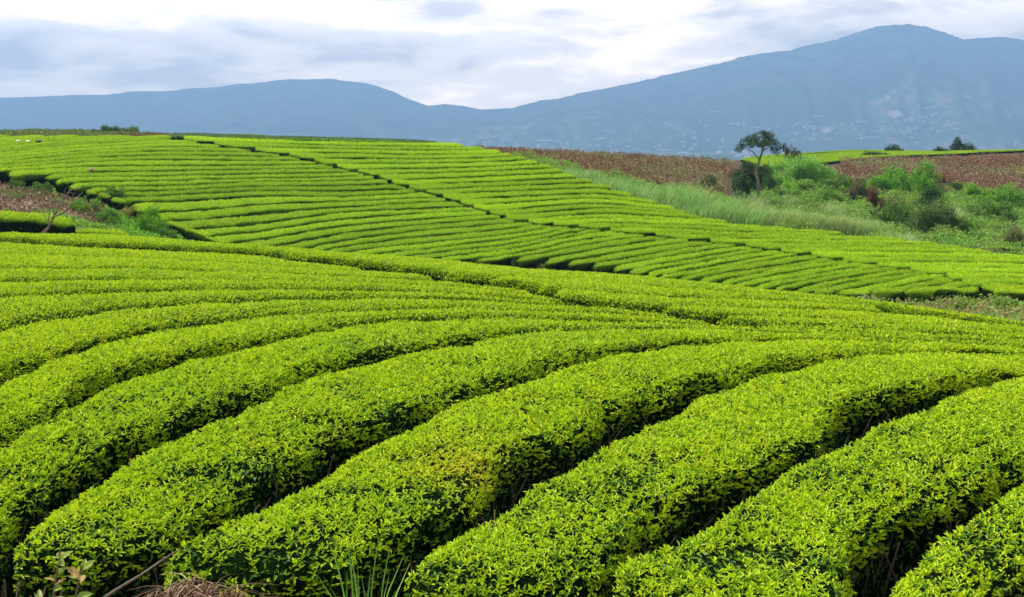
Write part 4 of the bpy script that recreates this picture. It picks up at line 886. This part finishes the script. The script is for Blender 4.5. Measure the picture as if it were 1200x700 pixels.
# undergrowth: low leafy cover, nobody could count it
def cover(name, label, inside, xr, Yr, dens, size, pal, hmax, seed, mat=M_FARLEAF, hs=1.3, up=.5):
    r = np.random.default_rng(seed); Ya, Yb = Yr; n = int(dens*(xr[1]-xr[0])/FPX*(Yb*Yb-Ya*Ya)/2)
    Y = np.sqrt(r.uniform(Ya*Ya, Yb*Yb, n)); px = r.uniform(*xr, n); X = (px-600)/FPX*Y; m_ = inside(px, Y, X); X, Y, px = X[m_], Y[m_], px[m_]; n = len(X)
    g = zg(X, Y); Q = np.stack([X, Y, 0*X], 1); hn = np.clip(fbm(Q, hs, seed, 3)*1.7+.32, .04, 1.2)*hmax*(.6+.8*np.clip(vnoise(Q, hs*4, seed+5)*.5+.5, 0, 1))
    p = np.stack([X, Y, g+hn*r.uniform(.3, 1, n)**.5], 1)
    rd = norm(r.normal(size=(n, 3))); d = norm(rd+np.array([0, 0, up])); fn = norm(rd[:, ::-1]*.8+np.array([0, -.2, .8])); fn = norm(fn-d*np.sum(fn*d, 1)[:, None])
    ln = size*r.uniform(.5, 1.3, n)*(Y/Yb)**.5; V, F, k = leaf_geo(p, d, fn, ln, ln*.5, near=False)
    pal = np.array(pal); pal = pal*np.array([1.8, 1.7, 1.5]); ix = np.clip(((fbm(Q, hs*2.2, seed+9)*.5+.5)*len(pal)+r.normal(size=n)*.9).astype(int), 0, len(pal)-1); c = pal[ix]*r.uniform(.7, 1.25, n)[:, None]
    return tag(mesh_obj(name, V, F, mat, col=np.repeat(c, k, 0)), label, 'undergrowth' if 'under' in name else 'ground cover', kind='stuff')
def above_edge(px, Y, X, m=1.0):    # beyond the upper boundary of the far tea block
    ys = np.interp(px, [600, 700, 800, 900, 1000, 1100, 1200, 1400], [71, 63.5, 57.5, 54.5, 52.6, 49, 45.6, 45.6]); return Y > ys+m
top_scrub = lambda px: np.interp(px, [560, 640, 700, 760, 800, 850, 880, 960, 1000, 1400], [74, 79, 74, 74, 76, 80, 100, 96, 86, 86])
cover('undergrowth', 'tangle of low green scrub between the tea slope and the brown field', lambda px, Y, X: above_edge(px, Y, X, .6) & (Y < top_scrub(px)+2*vnoise(np.stack([px/9, 0*px, 0*px], 1), 1, 3)) & ~((px > 825) & (px < 866) & (Y > 70) & (Y < 86)), (600, 1300), (46, 102), 150, .17, [(.07, .20, .02), (.12, .28, .025), (.18, .30, .04), (.10, .24, .03), (.20, .24, .07), (.05, .13, .02), (.13, .30, .03)], .68, 300, hs=1.3)
def lscrub(px, Y, X):
    edge = np.interp(px, [0, 50, 100, 150, 200, 240, 270], [46.3, 46.0, 45.3, 44.6, 43.4, 42.3, 41]); tanz = (px < 128-(46-Y)*1.5) & (Y > 36.5)
    return (Y < edge) & (~tanz | (vnoise(np.stack([X, Y, 0*X], 1), 1.6, 6) > .5))
cover('undergrowth', 'low green scrub between the border hedge and the left tea tips', lscrub, (-150, 300), (31, 46.5), 230, .13, [(.11, .27, .02), (.17, .37, .03), (.08, .2, .02), (.2, .36, .04), (.20, .20, .09)], .4, 310)
cover('undergrowth', 'mixed low weeds along the gully in front of the far tea', lambda px, Y, X: (Y > crest_Y(px)+1.5) & (Y < np.interp(px, [250, 400, 600, 700, 800, 900, 1000, 1100, 1200, 1400], [41, 41, 42.5, 41, 37.2, 35.6, 33.8, 32.6, 31, 31])) & (px > 300), (300, 1400), (19, 44), 150, .12, [(.10, .22, .03), (.15, .27, .04), (.20, .20, .08), (.22, .15, .08), (.12, .24, .03)], .30, 320)
# pruned brown tea stubble
def stub(name, label, inside, xr, Yr, dens, seed, palB, palG, gfrac, hh):
    r = np.random.default_rng(seed); Ya, Yb = Yr; n = int(dens*(xr[1]-xr[0])/FPX*(Yb*Yb-Ya*Ya)/2)
    Y = np.sqrt(r.uniform(Ya*Ya, Yb*Yb, n)); px = r.uniform(*xr, n); X = (px-600)/FPX*Y
    vrow = np.round((Y+.25*X+.5*vnoise(np.stack([X, Y, 0*X], 1), 6, 3))/1.3)*1.3-(.25*X+.5*vnoise(np.stack([X, Y, 0*X], 1), 6, 3)); Y = vrow+r.normal(size=n)*.16
    m_ = inside(px, Y, X); X, Y = X[m_], Y[m_]; k = 34; n = len(X)
    cx_ = np.repeat(X, k)+r.normal(size=n*k)*.26; cyy = np.repeat(Y, k)+r.normal(size=n*k)*.20; g = zg(cx_, cyy); hc = np.repeat(hh*r.uniform(.5, 1.3, n), k)
    p = np.stack([cx_, cyy, g+hc*r.random(n*k)], 1); rd = norm(r.normal(size=(n*k, 3))); d = norm(rd+np.array([0, 0, .5])); fn = norm(rd[:, ::-1]+np.array([0, -.3, .5])); fn = norm(fn-d*np.sum(fn*d, 1)[:, None])
    ln = r.uniform(.10, .26, n*k)*(Yb/120)**.3; V, F, kk = leaf_geo(p, d, fn, ln, ln*.34, near=False)
    isg = np.repeat(r.random(n) < gfrac*(1+2.4*vnoise(np.stack([X, Y, 0*X], 1), 8, 4)), k) & (r.random(n*k) < .75)
    palB, palG = np.array(palB), np.array(palG); c = np.where(isg[:, None], palG[r.integers(len(palG), size=n*k)], palB[r.integers(len(palB), size=n*k)])*r.uniform(.6, 1.3, n*k)[:, None]
    return tag(mesh_obj(name, V, F, M_DRY, col=np.repeat(c, kk, 0)), label, 'stubble', kind='stuff')
PB = [(.36, .19, .085), (.22, .11, .05), (.48, .30, .15), (.11, .06, .03)]; PG = [(.33, .34, .12), (.42, .38, .17), (.22, .28, .08)]
stub('pruned_stubble', 'rows of brown pruned tea stubble on the hill right of the tea slope', lambda px, Y, X: (Y > top_scrub(px)) & above_edge(px, Y, X, 3) & ~((px > 856) & (Y > 128)) & ~((px > 856) & (px < 985) & (Y > 104)), (560, 1330), (70, 134), 1.15, 400, PB, PG, .42, .6)
stub('pruned_stubble', 'tan dried stubble patch at the left edge below the hill', lambda px, Y, X: (px < 135-(46-Y)*1.5) & (Y > 36.5) & (Y < 46), (-160, 140), (36.5, 46), 3.2, 410, [(.36, .25, .15), (.28, .18, .10), (.46, .34, .21), (.18, .11, .07)], [(.2, .26, .06), (.14, .24, .04)], .16, .22)
cover('undergrowth', 'rough dark grass on the hilltop behind the left tea rows', lambda px, Y, X: Y > 84, (-200, 330), (84, 122), 30, .28, [(.11, .16, .04), (.15, .20, .05), (.09, .13, .035)], .3, 330)
stub('pruned_stubble', 'thin strip of brown stubble on the top left skyline', lambda px, Y, X: (px > 138) & (px < 230), (138, 230), (84, 100), 1.5, 420, PB, PG, .2, .35)
# small tea field on the far right skyline
RY = 'tea hedges on the small skyline field'
def sky_row(i, pts):
    a = np.array(pts, float); X = np.arange(a[0, 0], a[-1, 0]+.1, 6); y = np.interp(X, a[:, 0], a[:, 1])
    Fp = np.concatenate([unproj(x, yy, .35, 104, 158) for x, yy in zip(X, y)]); Nn = Fp.copy(); Nn[:, 1] -= 1.7; Nn[:, 0] *= Nn[:, 1]/Fp[:, 1]; Nn[:, 2] = zg(Nn[:, 0], Nn[:, 1])+.35
    tea_row(Fp, Nn, .35, .9, ordw(i+1)+' tea hedge down from the crest of the small bright skyline field', RY, 700+i, lai=1.1, dark=.12, tone=.95)
scr = ln_((868, 186.5), (900, 181.5), (940, 178), (990, 175.3), (1040, 174.8), (1200, 174.8), (1260, 175)); sbd = ln_((868, 192), (900, 195), (950, 192), (1000, 186), (1050, 182), (1120, 179.5), (1200, 178), (1260, 178))
for i in range(9):
    X_ = np.arange(868+i*2, 1250-i*14, 12.0); sky_row(i, [(x, float(scr(x)+(sbd(x)-scr(x))*i/8.5)) for x in X_])

# yellow marker at the bare earth, plants on the brow of the far slope, bundles
yb = at(831, 231, 64, 92); s = yb[1]/FPX; root = empty('yellow_marker', tuple(yb)); tag(root, 'small yellow marker leaning on the bare reddish earth', 'marker')
M_YEL = flat_mat('yellow_cloth', (.85, .60, .02), .6)
v, f = tube([(-.10, 0, -.05), (.0, 0, .3), (.12, 0, .58)], [.018, .016, .014], 6); mesh_obj('stick', v, f, M_TWIG, root)
gx = np.linspace(0, 1, 6); Vp = []; 
for dy in (-.03, .03):
    for t in gx: Vp += [(-.13+.22*t-.05*(1-t), dy+.02*math.sin(t*5), .08+.44*t), (.05+.12*t+.06*(1-t), dy+.02*math.sin(t*5), .06+.50*t)]
Fp_ = []
for k in range(5): Fp_ += [(2*k, 2*k+1, 2*k+3, 2*k+2), (12+2*k, 12+2*k+2, 12+2*k+3, 12+2*k+1), (2*k, 2*k+2, 12+2*k+2, 12+2*k), (2*k+1, 12+2*k+1, 12+2*k+3, 2*k+3)]
Fp_ += [(0, 12, 13, 1), (10, 11, 23, 22)]
mesh_obj('cloth', np.array(Vp), np.array(Fp_), M_YEL, root)
for i, (px, h_) in enumerate(((483, .25), (489, .35), (494, .42), (500, .38), (506, .3))):
    b0 = at(px, 164.6, 70, 82); root = empty('spiky_plant', tuple(b0)); tag(root, 'small dark spiky plant standing on the brow of the far tea slope', 'plant', 'spiky plants on the brow')
    h_ += .45; q = np.tile(np.array([[0, 0, .1]]), (16, 1)); V, F, C_ = blades(q, h_*np.random.default_rng(i).uniform(.7, 1.1, 16), np.full(16, .07), (.05, 0, 0), [(.05, .10, .03), (.08, .14, .05)], 80+i, stray=.7)
    mesh_obj('leaves', V, F, M_GRASS, root, col=C_)
def bundle(label, px, py, w, h, c, Yr):
    b0 = at(px, py, *Yr, T); s = b0[1]/FPX; import bmesh
    bm = bmesh.new(); bmesh.ops.create_icosphere(bm, subdivisions=3, radius=1)
    for v in bm.verts:
        n_ = vnoise(np.array([v.co[:]]), .7, int(px))[0]; k = 1+.18*n_; v.co = Vector((v.co.x*w*s*.5*k, v.co.y*.22*k, (max(v.co.z, -.7)+.6)*h*s*.45*k))
        if v.co.z > h*s*.62: v.co.x *= .5; v.co.y *= .5; v.co.z += .03
    me = bpy.data.meshes.new('cloth_bundle'); bm.to_mesh(me); bm.free(); me.materials.append(flat_mat('bundle_cloth', c)); 
    for p in me.polygons: p.use_smooth = True
    o = bpy.data.objects.new('cloth_bundle', me); COL.objects.link(o); o.location = b0; tag(o, label, 'bundle', 'small bundles lying on the tea')
bundle('leftmost pale pinkish bundle lying on the tea near the hilltop', 21, 166.5, 5, 3, (.8, .6, .5), (55, 78))
bundle('thin white bundle lying on the tea near the hilltop, between the other two', 33, 166.5, 5, 2.4, (.8, .8, .75), (55, 78))
bundle('dark bundle with a pale side lying on the tea near the hilltop', 45, 166.5, 7, 3, (.06, .06, .07), (55, 78))
bundle('small reddish bundle in a gap between tea rows above the tan stubble', 107, 200.5, 4, 5, (.6, .25, .2), (46, 70))

# ------------------------------------------------------------------ bottom left: straw, dead branch, broad-leaved plant, grass tufts, litter
def gpt(px, py, H=0): return at(px, py, 1.5, 22, H)
r = np.random.default_rng(90)
MC = np.array([(240-600)/FPX*4.45, 4.45])
def mound(X, Y):
    b = zg(X, Y); f = 1.055*np.exp(-np.abs((X-MC[0])/.62)**2.6-np.abs((Y-MC[1])/.42)**2.6)*(1+.10*vnoise(np.stack([X, Y, 0*X], -1).reshape(-1, 3), .22, 8).reshape(np.shape(X))); return b+f
gu, gv = np.meshgrid(np.linspace(-.95, .95, 60), np.linspace(-.8, .8, 50)); Xm, Ym = MC[0]+gu, MC[1]+gv; Zm = mound(Xm, Ym)-.03
id_ = np.arange(Xm.size).reshape(Xm.shape); Fm = np.stack([id_[:-1, :-1].ravel(), id_[:-1, 1:].ravel(), id_[1:, 1:].ravel(), id_[1:, :-1].ravel()], 1); Vm = np.stack([Xm.ravel(), Ym.ravel(), Zm.ravel()], 1)
n = 9000; P0 = np.stack([MC[0]+r.uniform(-.9, .9, n), MC[1]+r.uniform(-.7, .7, n), np.zeros(n)], 1); P0[:, 2] = mound(P0[:, 0], P0[:, 1])-.02
V, F, C_ = blades(P0, r.uniform(.05, .2, n), r.uniform(.003, .007, n), (0, 0, 0), [(.22, .12, .06), (.30, .18, .10), (.14, .07, .04), (.42, .30, .18), (.09, .05, .03)], 91, seg=4, stray=1.5)
tag(mesh_obj('dry_straw', np.concatenate([Vm, V]), [Fm, F+len(Vm)], M_DRY, col=np.concatenate([np.tile([.10, .055, .035], (len(Vm), 1)), C_])), 'heap of dry brown straw between two hedge ends at the bottom edge', 'straw', kind='stuff')
n = 9000; Y = np.sqrt(r.uniform(16, 200, n)); px = r.uniform(-60, 1260, n); X = (px-600)/FPX*Y; P0 = np.stack([X, Y, zg(X, Y)+.01], 1)
V, F, C_ = blades(P0, r.uniform(.03, .12, n), r.uniform(.004, .012, n), (0, 0, 0), [(.22, .13, .08), (.30, .19, .12), (.12, .07, .04), (.16, .12, .05)], 92, seg=2, stray=1.6)
tag(mesh_obj('leaf_litter', V, F, M_DRY, col=C_), 'dry litter on the soil in the gaps between the near hedges', 'litter', kind='stuff')
bp = np.array([((x-600)/FPX*y_, y_, -(py_-HOR)/FPX*y_) for x, py_, y_ in ((100, 716, 3.95), (135, 692, 4.05), (165, 674, 4.15), (188, 658, 4.3), (210, 644, 4.5))])
v, f = tube(bp, [.006, .006, .005, .004, .002], 7); tag(mesh_obj('dead_branch', v, f, M_TWIG, smooth=True), 'pale bare branch slanting up from the bottom left between two hedges', 'branch')
def tuft(label, px, py, n, h, pal, w=.012, stray=.45, Y=None):
    b0 = gpt(px, py) if Y is None else np.array([(px-600)/FPX*Y, Y, float(mound(np.array([(px-600)/FPX*Y]), np.array([Y]))[0])-.02]); q = np.zeros((n, 3)); rr = np.random.default_rng(int(px)); q[:, :2] = rr.normal(size=(n, 2))*.035
    V, F, C_ = blades(q, h*rr.uniform(.5, 1.1, n), np.full(n, w), (0, 0, 0), pal, int(px), seg=5, stray=stray); o = mesh_obj('grass_tuft', V, F, M_GRASS, col=C_); o.location = b0; tag(o, label, 'grass tuft', 'grass tufts at the foot of the near hedges')
GB = [(.20, .42, .04), (.28, .50, .06), (.12, .30, .03)]
tuft('bright green grass tuft growing out of the dry straw', 243, 742, 18, .52, GB, Y=4.2); tuft('second grass tuft, between the straw and the bottom centre hedge', 296, 745, 22, .62, GB, Y=4.15); tuft('grass tuft at the bottom edge left of the middle hedge end', 426, 748, 44, 1.14, GB, w=.013, stray=.36, Y=4.45)
tuft('pale weeds in the gap below the long hedge right of centre', 842, 645, 26, .36, [(.24, .34, .06), (.34, .38, .10), (.14, .24, .04)]); tuft('weeds at the left end of the bottom edge gap right of centre', 806, 672, 22, .3, [(.24, .34, .06), (.2, .3, .06), (.14, .24, .04)])
tuft('sprig of weeds in the gap near the right edge', 1082, 655, 14, .25, GB); tuft('yellow green weeds in the bare gap below the yellowed hedge patch', 600, 640, 16, .25, [(.26, .36, .06), (.14, .24, .04)])
# broad-leaved plant, nearest thing bottom left
b0 = np.array([(20-600)/FPX*4.35, 4.35, 0]); b0[2] = zg(b0[0], b0[1]); root = empty('broadleaf_plant', tuple(b0)); tag(root, 'yellow green broad-leaved plant with reddish tips in the bottom left corner', 'plant')
rr = np.random.default_rng(12); Vs, Fs, b, LP, LD = [], [], 0, [], []
ztop = float(-(711-HOR)/FPX*4.3-b0[2])
for i in range(13):
    tx, ty = rr.uniform(-.28, .17), rr.uniform(-.2, .2); tz = ztop*rr.uniform(.78, 1.02)
    if i == 0: tx, ty, tz = .13, .1, ztop+.17
    if i == 1: tx, ty, tz = .22, .1, ztop+.10
    p = np.array([(rr.uniform(-.05, .05), rr.uniform(-.05, .05), -.03), (tx*.5, ty*.5, tz*.55), (tx, ty, tz)]); pr, _ = resample(p, 7)
    v, f = tube(pr, np.linspace(.009, .004, 7), 5); Vs.append(v); Fs.append(f+b); b += len(v)
    for k in range(16):
        t = rr.uniform(.45, 1)**.6; q = pr[0]*0+np.array([np.interp(t, np.linspace(0, 1, 7), pr[:, c_]) for c_ in range(3)]); LP.append(q); a = rr.uniform(0, 6.28); LD.append((math.cos(a), math.sin(a), rr.uniform(.0, .9)))
mesh_obj('stem', np.concatenate(Vs), np.concatenate(Fs), M_TWIG, root)
LP = np.array(LP); LD = norm(np.array(LD)); n = len(LP); fn = norm(rr.normal(size=(n, 3))*.35+np.array([0, -.2, 1])); fn = norm(fn-LD*np.sum(fn*LD, 1)[:, None])
ln = rr.uniform(.045, .08, n); V, F, k = leaf_geo(LP, LD, fn, ln, ln*.5, fold=.18); pal = np.array([(.46, .56, .12), (.55, .58, .18), (.34, .46, .08), (.55, .38, .14)]); c = pal[rr.integers(4, size=n)]*rr.uniform(.8, 1.2, n)[:, None]
mesh_obj('leaves', V, F, M_LEAF, root, col=np.repeat(c, k, 0))
